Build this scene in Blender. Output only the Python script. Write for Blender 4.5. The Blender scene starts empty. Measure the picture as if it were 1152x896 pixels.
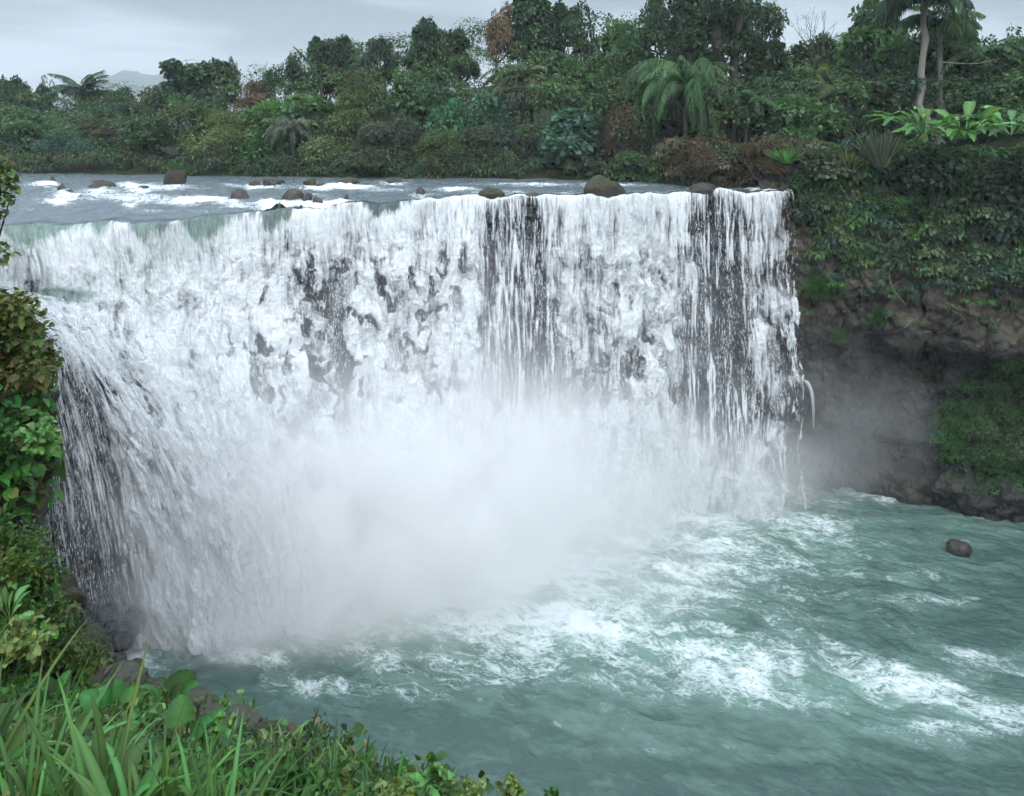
import bpy, bmesh, math
import numpy as np
from mathutils import Vector

rng = np.random.default_rng(11)
FPX, CX, YH, H = 900.0, 576.0, 125.0, 25.6      # focal length (px of the 1152 px wide photo), centre, horizon row, eye height
sc = bpy.context.scene
COL = sc.collection

def at(x, y, Y):                                  # a point seen at (x, y) standing Y metres away
    return np.array([(x - CX) / FPX * Y, Y, H - (y - YH) / FPX * Y])
def atz(x, y, z):                                 # the same, on the level z
    return at(x, y, (H - z) * FPX / (y - YH))

# ------------------------------------------------------------------ numpy noise
_perm = np.random.default_rng(3).permutation(256)
_perm = np.concatenate([_perm, _perm, _perm])
_g = np.random.default_rng(4).normal(size=(256, 3)); _g /= np.linalg.norm(_g, axis=1)[:, None]
def pn(x, y, z=0.0, seed=0):
    x, y, z = np.broadcast_arrays(np.asarray(x, float), np.asarray(y, float), np.asarray(z, float) + seed * 17.37)
    xi, yi, zi = np.floor(x).astype(int), np.floor(y).astype(int), np.floor(z).astype(int)
    xf, yf, zf = x - xi, y - yi, z - zi
    u, v, w = [t * t * t * (t * (t * 6 - 15) + 10) for t in (xf, yf, zf)]
    r = 0
    for dx in (0, 1):
        for dy in (0, 1):
            for dz in (0, 1):
                h = _perm[_perm[_perm[(xi + dx) & 255] + ((yi + dy) & 255)] + ((zi + dz) & 255)]
                g = _g[h]
                d = g[..., 0] * (xf - dx) + g[..., 1] * (yf - dy) + g[..., 2] * (zf - dz)
                r = r + d * (u if dx else 1 - u) * (v if dy else 1 - v) * (w if dz else 1 - w)
    return r * 1.5
def fbm(x, y, z=0.0, o=4, seed=0, gain=.5):
    r, a = 0, 1.0
    for k in range(o):
        r = r + a * pn(x * 2**k, y * 2**k, np.asarray(z) * 2**k, seed + k * 3.1); a *= gain
    return r
def bil(x, y, z=0.0, o=3, seed=0, gain=.5):       # rounded puffs between creases, about 0..1
    r, a, s = 0, 1.0, 0
    for k in range(o):
        r = r + a * np.minimum(np.abs(pn(x * 2**k, y * 2**k, np.asarray(z) * 2**k, seed + k * 3.1)) * 2.2, 1.2); s += a; a *= gain
    return r / s
def ss(a, b, x):
    t = np.clip((x - a) / (b - a), 0, 1); return t * t * (3 - 2 * t)

# ------------------------------------------------------------------ mesh helpers
def mesh_data(name, V, F, attrs=None, smooth=False, uv=None):
    V = np.ascontiguousarray(V, np.float32).reshape(-1, 3)
    if not isinstance(F, (list, tuple)): F = [F]
    F = [np.asarray(f, np.int32) for f in F if len(f)]
    me = bpy.data.meshes.new(name)
    me.vertices.add(len(V)); me.vertices.foreach_set('co', V.ravel())
    li = np.concatenate([f.ravel() for f in F])
    tot = np.concatenate([np.full(len(f), f.shape[1], np.int32) for f in F])
    st = np.concatenate([[0], np.cumsum(tot)[:-1]]).astype(np.int32)
    me.loops.add(len(li)); me.loops.foreach_set('vertex_index', li)
    me.polygons.add(len(tot)); me.polygons.foreach_set('loop_start', st)
    me.update(calc_edges=True)
    if smooth: me.polygons.foreach_set('use_smooth', np.ones(len(tot), bool))
    for k, a in (attrs or {}).items():
        a = np.asarray(a, np.float32)
        if a.ndim == 1:
            at_ = me.attributes.new(k, 'FLOAT', 'POINT'); at_.data.foreach_set('value', a)
        else:
            if a.shape[1] == 3: a = np.concatenate([a, np.ones((len(a), 1), np.float32)], 1)
            at_ = me.attributes.new(k, 'FLOAT_COLOR', 'POINT'); at_.data.foreach_set('color', np.ascontiguousarray(a).ravel())
    if uv is not None:
        l = me.uv_layers.new(name='UVMap'); l.data.foreach_set('uv', np.ascontiguousarray(np.asarray(uv, np.float32)[li]).ravel())
    return me
def link(name, me, mat=None, parent=None):
    o = bpy.data.objects.new(name, me); COL.objects.link(o)
    if mat is not None: me.materials.append(mat)
    if parent is not None: o.parent = parent
    return o
def obj(name, V, F, mat, parent=None, **k):
    return link(name, mesh_data(name, V, F, **k), mat, parent)
def struct(o, kind='structure'): o['kind'] = kind; return o
def tag(o, label, cat, group=None):
    o['label'] = label; o['category'] = cat
    if group: o['group'] = group
    return o
def empty(name, loc=(0, 0, 0)):
    o = bpy.data.objects.new(name, None); COL.objects.link(o); o.location = loc; return o
def gridF(nu, nv, off=0):                         # vertices laid out [i*nv + j]
    i, j = np.meshgrid(np.arange(nu - 1), np.arange(nv - 1), indexing='ij')
    a = (i * nv + j).ravel() + off
    return np.stack([a, a + nv, a + nv + 1, a + 1], 1)
def grid_normals(P):                              # P (nu, nv, 3)
    n = np.cross(np.gradient(P, axis=0), np.gradient(P, axis=1))
    return n / (np.linalg.norm(n, axis=2, keepdims=True) + 1e-9)
class Bag:                                        # collects pieces of one mesh
    def __init__(s): s.V, s.F, s.A, s.n = [], {}, [], 0
    def add(s, V, F, col=(1, 1, 1)):
        V = np.asarray(V).reshape(-1, 3)
        for f in (F if isinstance(F, list) else [F]):
            s.F.setdefault(f.shape[1], []).append(np.asarray(f) + s.n)
        col = np.asarray(col, float)
        if col.ndim == 1: col = np.tile(col, (len(V), 1))
        s.V.append(V); s.A.append(col); s.n += len(V)
    def data(s, name, smooth=False):
        return mesh_data(name, np.concatenate(s.V), [np.concatenate(f) for f in s.F.values()], attrs={'col': np.concatenate(s.A)}, smooth=smooth)
    def build(s, name, mat, parent=None, smooth=False): return link(name, s.data(name, smooth), mat, parent)

def tube(pts, rad, n=7):
    pts = np.asarray(pts, float); rad = np.asarray(rad, float)
    t = np.gradient(pts, axis=0); t /= np.linalg.norm(t, axis=1)[:, None] + 1e-9
    ref = np.where(np.abs(t[:, 2:3]) > .9, np.array([[1., 0, 0]]), np.array([[0, 0, 1.]]))
    a = np.cross(t, ref); a /= np.linalg.norm(a, axis=1)[:, None]; b = np.cross(t, a)
    an = np.arange(n) / n * 2 * np.pi
    V = pts[:, None] + rad[:, None, None] * (np.cos(an)[None, :, None] * a[:, None] + np.sin(an)[None, :, None] * b[:, None])
    i, j = np.meshgrid(np.arange(len(pts) - 1), np.arange(n), indexing='ij')
    q = np.stack([i * n + j, i * n + (j + 1) % n, (i + 1) * n + (j + 1) % n, (i + 1) * n + j], -1).reshape(-1, 4)
    return V.reshape(-1, 3), q

def unit(v): return v / (np.linalg.norm(v, axis=-1, keepdims=True) + 1e-9)
def leaves(P, D, L, W, S=1, bend=0.0, fold=.25, prof='leaf', roll=None, r=rng):
    """n leaves at once: base P, direction D, length L, half width W; S segments along. Returns V, F, leaf index per vertex"""
    P = np.asarray(P, float); n = len(P); D = unit(np.asarray(D, float))
    L = np.broadcast_to(np.asarray(L, float), (n,)); W = np.broadcast_to(np.asarray(W, float), (n,)); bend = np.broadcast_to(np.asarray(bend, float), (n,))
    up = np.tile([0, 0, 1.], (n, 1)); side = unit(np.cross(D, up) + 1e-5)
    nrm = np.cross(side, D)
    if roll is None: roll = r.normal(0, .5, n)
    roll = np.broadcast_to(roll, (n,))
    side, nrm = side * np.cos(roll)[:, None] + nrm * np.sin(roll)[:, None], nrm * np.cos(roll)[:, None] - side * np.sin(roll)[:, None]
    if S == 1:                                    # a folded rhombus
        mid = P + D * (L * .45)[:, None] - np.array([0, 0, 1.]) * (bend * L * .2)[:, None]
        tip = P + D * L[:, None] - np.array([0, 0, 1.]) * (bend * L)[:, None]
        a = mid + side * W[:, None] + nrm * (fold * W)[:, None]; b = mid - side * W[:, None] + nrm * (fold * W)[:, None]
        V = np.stack([P, a, tip, b], 1); k = np.arange(n)[:, None] * 4
        return V.reshape(-1, 3), np.concatenate([k + [[0, 1, 2]], k + [[0, 2, 3]]]), np.repeat(np.arange(n), 4)
    t = np.linspace(0, 1, S + 1)
    w = {'leaf': np.sin(np.pi * t**.75)**.8 * 1.0, 'blade': (1 - t**3) * np.minimum(1, .45 + t * 3), 'heart': np.minimum(1, t * 9 + .25)**.6 * (1 - t**1.8)**.75,
         'paddle': np.sin(np.pi * np.clip(t, .02, 1)**1.25)**.7, 'stem': (1 - .6 * t)}[prof].copy()
    w[-1] = 0.02; 
    if prof != 'blade' and prof != 'stem': w[0] = max(w[0], .03)
    c = P[:, None] + D[:, None] * (L[:, None] * t)[..., None] - np.array([0, 0, 1.]) * (bend[:, None] * L[:, None] * t**2)[..., None]
    tg = unit(np.gradient(c, axis=1)); nn = unit(np.cross(side[:, None], tg))
    ww = W[:, None] * w
    a = c + side[:, None] * ww[..., None] + nn * (fold * ww)[..., None]
    b = c - side[:, None] * ww[..., None] + nn * (fold * ww)[..., None]
    V = np.stack([a, c, b], 2)                    # n, S+1, 3, 3
    i, j = np.meshgrid(np.arange(S), np.arange(2), indexing='ij')
    q = np.stack([i * 3 + j, i * 3 + j + 1, (i + 1) * 3 + j + 1, (i + 1) * 3 + j], -1).reshape(-1, 4)
    Fq = (np.arange(n)[:, None, None] * 3 * (S + 1) + q[None]).reshape(-1, 4)
    return V.reshape(-1, 3), Fq, np.repeat(np.arange(n), 3 * (S + 1))

def rand_dirs(n, r=rng):
    return unit(r.normal(size=(n, 3)))

# ------------------------------------------------------------------ node helpers
class NT:
    def __init__(s, mat_or_world, name=None):
        s.t = mat_or_world.node_tree; s.t.nodes.clear()
    def n(s, typ, _in=None, **props):
        nd = s.t.nodes.new(typ)
        for k, v in props.items(): setattr(nd, k, v)
        for k, v in (_in or {}).items(): s.set(nd, k, v)
        return nd
    def set(s, nd, k, v):
        sk = nd.inputs[k]
        if isinstance(v, bpy.types.NodeSocket): s.t.links.new(v, sk)
        elif isinstance(v, bpy.types.Node): s.t.links.new(v.outputs[0], sk)
        else: sk.default_value = v
    def m(s, op, a, b=None, c=None, clamp=False):
        nd = s.t.nodes.new('ShaderNodeMath'); nd.operation = op; nd.use_clamp = clamp
        for i, v in enumerate((a, b, c)):
            if v is not None: s.set(nd, i, v)
        return nd.outputs[0]
    def v(s, op, a, b=None, scale=None):
        nd = s.t.nodes.new('ShaderNodeVectorMath'); nd.operation = op
        s.set(nd, 0, a)
        if b is not None: s.set(nd, 1, b)
        if scale is not None: s.set(nd, 'Scale', scale)
        return nd.outputs['Value'] if op in ('DOT_PRODUCT', 'LENGTH') else nd.outputs[0]
    def mix(s, f, a, b, blend='MIX'):
        nd = s.t.nodes.new('ShaderNodeMix'); nd.data_type = 'RGBA'; nd.blend_type = blend
        s.set(nd, 0, f); s.set(nd, 6, a); s.set(nd, 7, b); return nd.outputs[2]
    def noise(s, vec, scale, detail=3, rough=.5, dist=0.0):
        return s.n('ShaderNodeTexNoise', {'Vector': vec, 'Scale': scale, 'Detail': detail, 'Roughness': rough, 'Distortion': dist}).outputs['Fac']
    def rr(s, v, a, b, c=0.0, d=1.0):
        return s.n('ShaderNodeMapRange', {'Value': v, 'From Min': a, 'From Max': b, 'To Min': c, 'To Max': d}).outputs[0]
    def attr(s, name, vec=False):
        nd = s.n('ShaderNodeAttribute', attribute_name=name); return nd.outputs['Color' if vec else 'Fac']
def C(r, g, b): return (r, g, b, 1.0)
def new_mat(name):
    m = bpy.data.materials.new(name); m.use_nodes = True; return m, NT(m)

# ------------------------------------------------------------------ materials
def leaf_mat(name, col, rough=.42, trans=.3, vein=False):
    m, t = new_mat(name)
    geo = t.n('ShaderNodeNewGeometry'); oi = t.n('ShaderNodeObjectInfo')
    c = t.mix(1.0, C(*col), t.attr('col', True), 'MULTIPLY')
    big = t.noise(t.n('ShaderNodeTexCoord').outputs['Object'], .45, 2)
    c = t.n('ShaderNodeHueSaturation', {'Color': c, 'Hue': t.rr(geo.outputs['Random Per Island'], 0, 1, .47, .53), 'Saturation': t.rr(big, .3, .7, .75, 1.05),
            'Value': t.m('MULTIPLY', t.rr(geo.outputs['Random Per Island'], 0, 1, .6, 1.45), t.rr(oi.outputs['Random'], 0, 1, .85, 1.15))})
    p = t.n('ShaderNodeBsdfPrincipled', {'Base Color': c, 'Roughness': .5, 'Specular IOR Level': .2})
    tr = t.n('ShaderNodeBsdfTranslucent', {'Color': t.mix(1.0, c, C(1.0, 1.15, .6), 'MULTIPLY')})
    mx = t.n('ShaderNodeMixShader', {0: trans, 1: p, 2: tr})
    t.n('ShaderNodeOutputMaterial', {'Surface': mx}); return m
def rock_mat(name, a, b, moss=(.05, .075, .02), mossy=.5, rough=.45, sc_=1.0, wet=.5, splash=None):
    m, t = new_mat(name)
    co = t.n('ShaderNodeTexCoord').outputs['Object']; geo = t.n('ShaderNodeNewGeometry')
    n1 = t.noise(co, .8 * sc_, 6, .65, .6); n2 = t.noise(co, 5 * sc_, 6, .7); n3 = t.noise(co, 22 * sc_, 3, .6)
    c = t.mix(t.rr(n1, .35, .65), C(*a), C(*b))
    c = t.mix(t.rr(n2, .3, .75, .0, .7), c, C(a[0] * .35, a[1] * .35, a[2] * .35))
    up = t.n('ShaderNodeSeparateXYZ', {0: geo.outputs['Normal']}).outputs['Z']
    mf = t.m('MULTIPLY', t.rr(t.m('ADD', up, t.rr(n2, .3, .7, -.5, .5)), .25, .8), t.rr(n1, .35, .55, 0, mossy * 1.6), clamp=True)
    c = t.mix(mf, c, t.mix(n3, C(moss[0] * .5, moss[1] * .5, moss[2] * .5), C(moss[0] * 1.6, moss[1] * 1.6, moss[2] * 1.4)))
    if splash:                                                         # soaked and blackened where the spray reaches
        zc = t.n('ShaderNodeSeparateXYZ', {0: co}).outputs['Z']; wk = t.rr(t.m('ADD', zc, t.m('MULTIPLY', n1, 5.0)), splash, splash + 4, 1, 0)
        c = t.mix(wk, c, t.mix(.62, c, C(.022, .026, .030)))
    vor = t.n('ShaderNodeTexVoronoi', {'Vector': t.v('ADD', co, t.v('SCALE', t.n('ShaderNodeTexNoise', {'Vector': co, 'Scale': 2.0 * sc_}).outputs['Color'], scale=.4)), 'Scale': 1.6 * sc_}, feature='DISTANCE_TO_EDGE').outputs['Distance']
    hgt = t.m('ADD', t.m('ADD', t.m('MULTIPLY', n2, .6), t.m('MULTIPLY', n3, .15)), t.rr(vor, 0, .08, 0, .25))
    bp = t.n('ShaderNodeBump', {'Strength': .9, 'Distance': .12 / sc_, 'Height': hgt})
    p = t.n('ShaderNodeBsdfPrincipled', {'Base Color': c, 'Roughness': t.rr(n2, .3, .7, rough * .6, rough * 1.3), 'Specular IOR Level': wet, 'Normal': bp})
    t.n('ShaderNodeOutputMaterial', {'Surface': p}); return m

M = {}
for k, (c, tr) in {
    'dark': ((.044, .092, .042), .27), 'mid': ((.078, .170, .060), .34), 'olive': ((.125, .180, .062), .34), 'bright': ((.095, .235, .050), .36),
    'bluish': ((.070, .170, .115), .3), 'brown': ((.150, .105, .058), .25), 'grey': ((.110, .145, .088), .28), 'lime': ((.130, .200, .035), .35),
    'teal': ((.055, .19, .085), .3), 'fgreen': ((.032, .118, .013), .32), 'fblade': ((.055, .155, .024), .32), 'dry': ((.30, .22, .11), .2)}.items():
    M[k] = leaf_mat('leaf_' + k, c, trans=tr)
M['mix'] = leaf_mat('leaf_mixed', (1, 1, 1), trans=.27)
M['rock'] = rock_mat('wet_rock', (.060, .046, .036), (.032, .028, .026), mossy=.2)
M['cliff'] = rock_mat('cliff_rock', (.130, .104, .088), (.045, .040, .037), mossy=.55, sc_=.55, rough=.6, wet=.35, splash=10.5)
M['darkrock'] = rock_mat('soaked_rock', (.060, .066, .076), (.028, .031, .037), mossy=.12, sc_=.7, rough=.3, wet=.6)
M['mossrock'] = rock_mat('mossy_rock', (.050, .040, .028), (.030, .026, .020), mossy=.62, sc_=1.6, moss=(.04, .055, .018), rough=.7, wet=.3)
M['soil'] = rock_mat('bank_soil', (.045, .036, .022), (.022, .022, .014), mossy=1.0, sc_=1.0, rough=.9, wet=.15, moss=(.018, .030, .010))
def bark(name, a, b):
    m, t = new_mat(name); co = t.n('ShaderNodeTexCoord').outputs['Object']
    n = t.noise(t.v('MULTIPLY', co, (6, 6, 1.3)), 1.5, 5, .65); n2 = t.noise(co, .9, 3)
    c = t.mix(t.rr(n, .3, .7), C(*a), C(*b)); c = t.mix(t.rr(n2, .5, .7, 0, .6), c, C(.04, .06, .025))
    p = t.n('ShaderNodeBsdfPrincipled', {'Base Color': c, 'Roughness': .8, 'Normal': t.n('ShaderNodeBump', {'Strength': .6, 'Distance': .04, 'Height': n})})
    t.n('ShaderNodeOutputMaterial', {'Surface': p}); return m
M['bark'] = bark('bark_dark', (.035, .030, .024), (.075, .065, .052))
M['barkpale'] = bark('bark_pale', (.16, .145, .12), (.30, .28, .24))

# falling water: white where churned, clear green where it slides over the lip, torn open where thin
m, t = new_mat('falling_water'); M['fall'] = m
uv = t.n('ShaderNodeTexCoord').outputs['UV']
st = t.noise(t.v('MULTIPLY', uv, (9.0, 1.5, 1)), 1.0, 5, .7, .4)
gr = t.noise(t.v('MULTIPLY', uv, (17.0, 9.0, 1)), 1.0, 5, .8, .5)
lump = t.attr('lump')
fine = t.n('ShaderNodeMix', {0: lump, 2: st, 3: gr}).outputs[0]
wh = t.attr('white')
al = t.rr(t.m('ADD', t.attr('alpha'), t.m('MULTIPLY', t.m('SUBTRACT', fine, .5), 1.5)), .18, .80)
wf = t.rr(t.m('ADD', wh, t.m('MULTIPLY', t.m('SUBTRACT', fine, .5), 1.1)), .25, .8)
thick = t.mix(t.attr('green'), C(.085, .110, .115), C(.26, .36, .325))
colr = t.mix(wf, thick, C(.86, .90, .93))
bp = t.n('ShaderNodeBump', {'Strength': .6, 'Distance': .05, 'Height': fine})
p = t.n('ShaderNodeBsdfPrincipled', {'Base Color': colr, 'Roughness': t.rr(wf, 0, 1, .16, .55), 'IOR': 1.33, 'Normal': bp})
trl = t.n('ShaderNodeBsdfTranslucent', {'Color': colr})
body = t.n('ShaderNodeMixShader', {0: t.m('MULTIPLY', wf, .22), 1: p, 2: trl})
mx = t.n('ShaderNodeMixShader', {0: al, 1: t.n('ShaderNodeBsdfTransparent'), 2: body})
t.n('ShaderNodeOutputMaterial', {'Surface': mx})

def water_mat(name, deep, light, scale, foamcol=(.80, .85, .87), flow=(1, 1, 1), rough=.12, wave=.38, thr=(.40, 1.35)):
    m, t = new_mat(name)
    co = t.n('ShaderNodeTexCoord').outputs['Object']
    uvw = t.attr('flow', True)                                          # coordinates drawn out along the current
    wv = t.n('ShaderNodeTexNoise', {'Vector': uvw, 'Scale': scale * .8, 'Detail': 3}).outputs['Color']
    q = t.v('ADD', uvw, t.v('SCALE', t.v('SUBTRACT', wv, (.5, .5, .5)), scale=1.1 / scale))
    n1 = t.noise(q, scale * 1.0, 5, .62); n2 = t.noise(q, scale * 2.7, 5, .65); n3 = t.noise(q, scale * 9, 4, .7)
    ridge = lambda n, w: t.m('SUBTRACT', 1.0, t.m('MINIMUM', t.m('MULTIPLY', t.m('ABSOLUTE', t.m('SUBTRACT', n, .5)), w), 1.0))
    amt = t.attr('foam')
    fil = t.m('MAXIMUM', ridge(n1, 11), t.m('MULTIPLY', ridge(n2, 8), .85))
    f = t.m('ADD', fil, t.m('MULTIPLY', t.m('SUBTRACT', amt, .5), 1.7))
    f = t.m('ADD', f, t.m('MULTIPLY', t.m('SUBTRACT', n3, .5), .9))
    ff = t.rr(f, thr[0], thr[1])
    aer = t.m('ADD', t.attr('aer'), t.m('ADD', t.m('MULTIPLY', t.m('SUBTRACT', n1, .5), 1.3), t.m('MULTIPLY', t.m('SUBTRACT', n2, .5), .7)), clamp=True)
    c = t.mix(aer, C(*deep), C(*light)); c = t.mix(ff, c, C(*foamcol))
    w1 = t.noise(uvw, scale * 3.2, 4, .6); w2 = t.noise(uvw, scale * 12, 3, .6)
    bp = t.n('ShaderNodeBump', {'Strength': wave, 'Distance': .25, 'Height': t.m('ADD', t.m('ADD', w1, t.m('MULTIPLY', w2, .25)), t.m('MULTIPLY', ff, .12))})
    p = t.n('ShaderNodeBsdfPrincipled', {'Base Color': c, 'Roughness': t.rr(ff, 0, 1, rough, .6), 'IOR': 1.33, 'Normal': bp})
    t.n('ShaderNodeOutputMaterial', {'Surface': p}); return m
M['pool'] = water_mat('pool_water', (.064, .116, .100), (.20, .325, .272), 1.05)
M['river'] = water_mat('river_water', (.105, .135, .148), (.21, .25, .26), 1.7, rough=.2, wave=.7, thr=(.45, 1.2))

# ------------------------------------------------------------------ camera, sky, sun
cam = bpy.data.cameras.new('camera'); co_ = bpy.data.objects.new('camera', cam); COL.objects.link(co_)
co_.location = (0, 0, H); co_.rotation_euler = (math.pi / 2, 0, 0)
cam.sensor_width = 36; cam.lens = FPX / 1152 * 36; cam.shift_y = -(448 - YH) / 1152
cam.clip_start = .1; cam.clip_end = 6000; sc.camera = co_

SUN_EL, SUN_AZ = math.radians(42), math.radians(172)      # behind the camera's right shoulder, behind cloud
w = bpy.data.worlds.new('World'); sc.world = w; w.use_nodes = True
t = NT(w)
sky = t.n('ShaderNodeTexSky', sky_type='NISHITA', sun_disc=False, sun_elevation=SUN_EL, sun_rotation=SUN_AZ)
d = t.n('ShaderNodeTexCoord').outputs['Generated']
sep = t.n('ShaderNodeSeparateXYZ', {0: d}); z = t.m('MAXIMUM', sep.outputs['Z'], 0.0)
pl = t.v('MULTIPLY', d, (1.0, .6, 7.5))
cn = t.noise(t.v('ADD', pl, (5.3, 1.4, .32)), 2.1, 5, .5, .35); cn2 = t.noise(pl, 5.0, 4, .55, .3)
cl = t.m('ADD', t.rr(cn, .42, .58), t.m('SUBTRACT', t.m('MULTIPLY', t.m('SUBTRACT', cn2, .5), 1.1), t.rr(z, .075, .125, -.15, .45)), clamp=True)
ccol = t.mix(cl, C(.195, .23, .27), C(.385, .45, .52))
zen = t.m('ADD', 1.0, t.m('MULTIPLY', t.rr(z, .15, .55), 3.0))     # an overcast sky is brightest overhead
ccol = t.v('SCALE', ccol, scale=zen)
b1 = t.n('ShaderNodeBackground', {'Color': sky, 'Strength': .10}); b2 = t.n('ShaderNodeBackground', {'Color': ccol, 'Strength': 1.0})
t.n('ShaderNodeOutputWorld', {'Surface': t.n('ShaderNodeMixShader', {0: .92, 1: b1, 2: b2})})
sl = bpy.data.lights.new('sun', 'SUN'); sl.energy = 1.5; sl.angle = math.radians(50); sl.color = (1, .97, .93)
so = bpy.data.objects.new('sun', sl); COL.objects.link(so)
sd = Vector((math.sin(SUN_AZ) * math.cos(SUN_EL), math.cos(SUN_AZ) * math.cos(SUN_EL), math.sin(SUN_EL)))
so.rotation_euler = sd.to_track_quat('Z', 'Y').to_euler(); so.location = (0, 0, 60)
sc.view_settings.view_transform = 'Standard'; sc.view_settings.look = 'None'; sc.view_settings.gamma = 1; sc.view_settings.exposure = 0.76
cy = sc.cycles
cy.max_bounces = 12; cy.diffuse_bounces = 3; cy.glossy_bounces = 2; cy.transmission_bounces = 2; cy.volume_bounces = 10; cy.transparent_max_bounces = 8
cy.use_adaptive_sampling = True; cy.adaptive_threshold = .06; cy.adaptive_min_samples = 12; cy.caustics_reflective = False; cy.caustics_refractive = False
cy.volume_step_rate = 1.2; cy.volume_max_steps = 96
try: cy.use_denoising = True; cy.denoiser = 'OPENIMAGEDENOISE'
except Exception: pass

# ------------------------------------------------------------------ shape of the land
LIPX = np.array([-260, -120, 0, 100, 170, 240, 300, 350, 400, 480, 540, 620, 690, 760, 830, 893])
LIPY = np.array([262, 258, 255, 252, 250, 245, 240, 236, 232, 226, 223, 221, 222.5, 218, 218, 217])
LIPZ = np.array([19., 19, 19, 19.05, 19.15, 19.3, 19.4, 19.5, 19.6, 19.8, 19.9, 20, 20, 20, 20, 20])
lipW = np.array([atz(a, b, c) for a, b, c in zip(LIPX, LIPY, LIPZ)])
BANK = np.array([(-400., 120), (-200., 92), (-75, 77), (-44.5, 72.5), (-28, 70), (-9.4, 67.4), (1.8, 66.3), (8, 64), (11.2, 61.7), (14.6, 59), (18.5, 57.2), (20.6, 56.2)])
def poly_sd(X, Y, poly):                          # negative inside
    poly = np.asarray(poly, float); n = len(poly); d = np.full(X.shape, 1e18); ins = np.zeros(X.shape, bool)
    for i in range(n):
        a, b = poly[i], poly[(i + 1) % n]; e = b - a
        wx, wy = X - a[0], Y - a[1]; tt = np.clip((wx * e[0] + wy * e[1]) / (e @ e), 0, 1)
        d = np.minimum(d, (wx - e[0] * tt)**2 + (wy - e[1] * tt)**2)
        c = ((a[1] <= Y) & (b[1] > Y)) | ((b[1] <= Y) & (a[1] > Y))
        with np.errstate(all='ignore'): xx = a[0] + (Y - a[1]) / (b[1] - a[1] + 1e-12) * e[0]
        ins ^= c & (X < xx)
    return np.where(ins, -np.sqrt(d), np.sqrt(d))
GORGE = [(90, 1.2), (8, 1.2), (.95, 1.35), (.62, 2.6), (.35, 3.4), (.0, 4.2), (-.95, 5.5), (-2.45, 7.5), (-4.0, 9), (-5.2, 10.5), (-6.8, 12.5), (-9, 15), (-14, 18), (-20, 28), (-25.5, 37), (-31, 44)] \
    + [(p[0], p[1] + 2.6) for p in lipW[1:]] + [(24, 59), (29, 57.5), (33, 55.5), (40, 53.5), (60, 47), (90, 40)]
RIVER = [(-400, 30), (-60, 40), (-32, 43)] + [(p[0], p[1] + .5) for p in lipW[1:]] + [(20.8, 55.5)] + [tuple(p) for p in BANK[::-1]]
def ground_z(X, Y):
    g = poly_sd(X, Y, GORGE); r = poly_sd(X, Y, RIVER)
    near = ss(24, 12, Y) * ss(10, 4, np.abs(X + 3) - 12)
    k = .05 + .17 * ss(-45, 10, X)
    pl = 20.35 + np.clip(r, 0, 45) * k + .25 * fbm(X * .12, Y * .12, 0, 3, 5)
    slope = 24.55 - .62 * np.clip(Y, 1.2, 40) + .10 * fbm(X * .9, Y * .9, 0, 3, 6)
    slope = np.where(Y < 1.2, 24.55 - .62 * 1.2, slope)
    slope = slope + .35 * np.clip(-X - 7.5 - .1 * Y, 0, 9) 
    z = np.where(near > .5, slope, pl)
    z = np.where(r < 0, np.minimum(z, 20.35 - 1.9 * ss(0, -1.2, r)), z)
    rim = z - .25 * ss(-.6, .0, g) 
    return np.where(g < 0, np.maximum(-3.0, rim + g * 7), z)
def sheet(xs, ys, zf, cut=None):
    X, Y = np.meshgrid(xs, ys, indexing='ij'); Z = zf(X, Y)
    V = np.stack([X, Y, Z], -1).reshape(-1, 3); Fq = gridF(len(xs), len(ys))
    if cut is not None:
        c = V[Fq].mean(1); Fq = Fq[~((c[:, 0] > cut[0]) & (c[:, 0] < cut[1]) & (c[:, 1] > cut[2]) & (c[:, 1] < cut[3]))]
    return V, Fq
ax = lambda *seg: np.unique(np.concatenate([np.linspace(a, b, n) for a, b, n in seg]))
V1, F1 = sheet(ax((-1500, -420, 14), (-420, -70, 36), (-70, -16, 55), (-16, 6, 23), (6, 70, 65), (70, 420, 30), (420, 1500, 14)),
               ax((-800, -100, 12), (-100, -8, 14), (-8, 20, 29), (20, 100, 81), (100, 420, 40), (420, 2000, 16)), ground_z, (-16, 6, -8, 20))
V2, F2 = sheet(np.linspace(-16, 6, 221), np.linspace(-8, 20, 281), ground_z)
struct(obj('ground', np.concatenate([V1, V2]), np.concatenate([F1, F2 + len(V1)]), M['soil'], smooth=True))

# distant mountain
xs = np.linspace(-1280, 110, 120); ys = np.linspace(1600, 2000, 50)
def mz(X, Y):
    X, Y = X / 1.82, Y / 1.82
    pk = lambda cx, w, h: h * np.exp(-np.abs((X - cx) / w)**1.6)
    return 20 + 1.82 * (pk(-452, 24, 30) + pk(-410, 34, 26) + pk(-520, 90, 16) + pk(-330, 120, 20)) * np.exp(-((Y - 960) / 130)**2) * (1 + .12 * fbm(X * .02, Y * .02, 0, 4, 9))
V, Fq = sheet(xs, ys, mz); struct(obj('mountain', V, Fq, M['dark'], smooth=True, attrs={'col': np.ones((len(V), 3))}))
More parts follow.
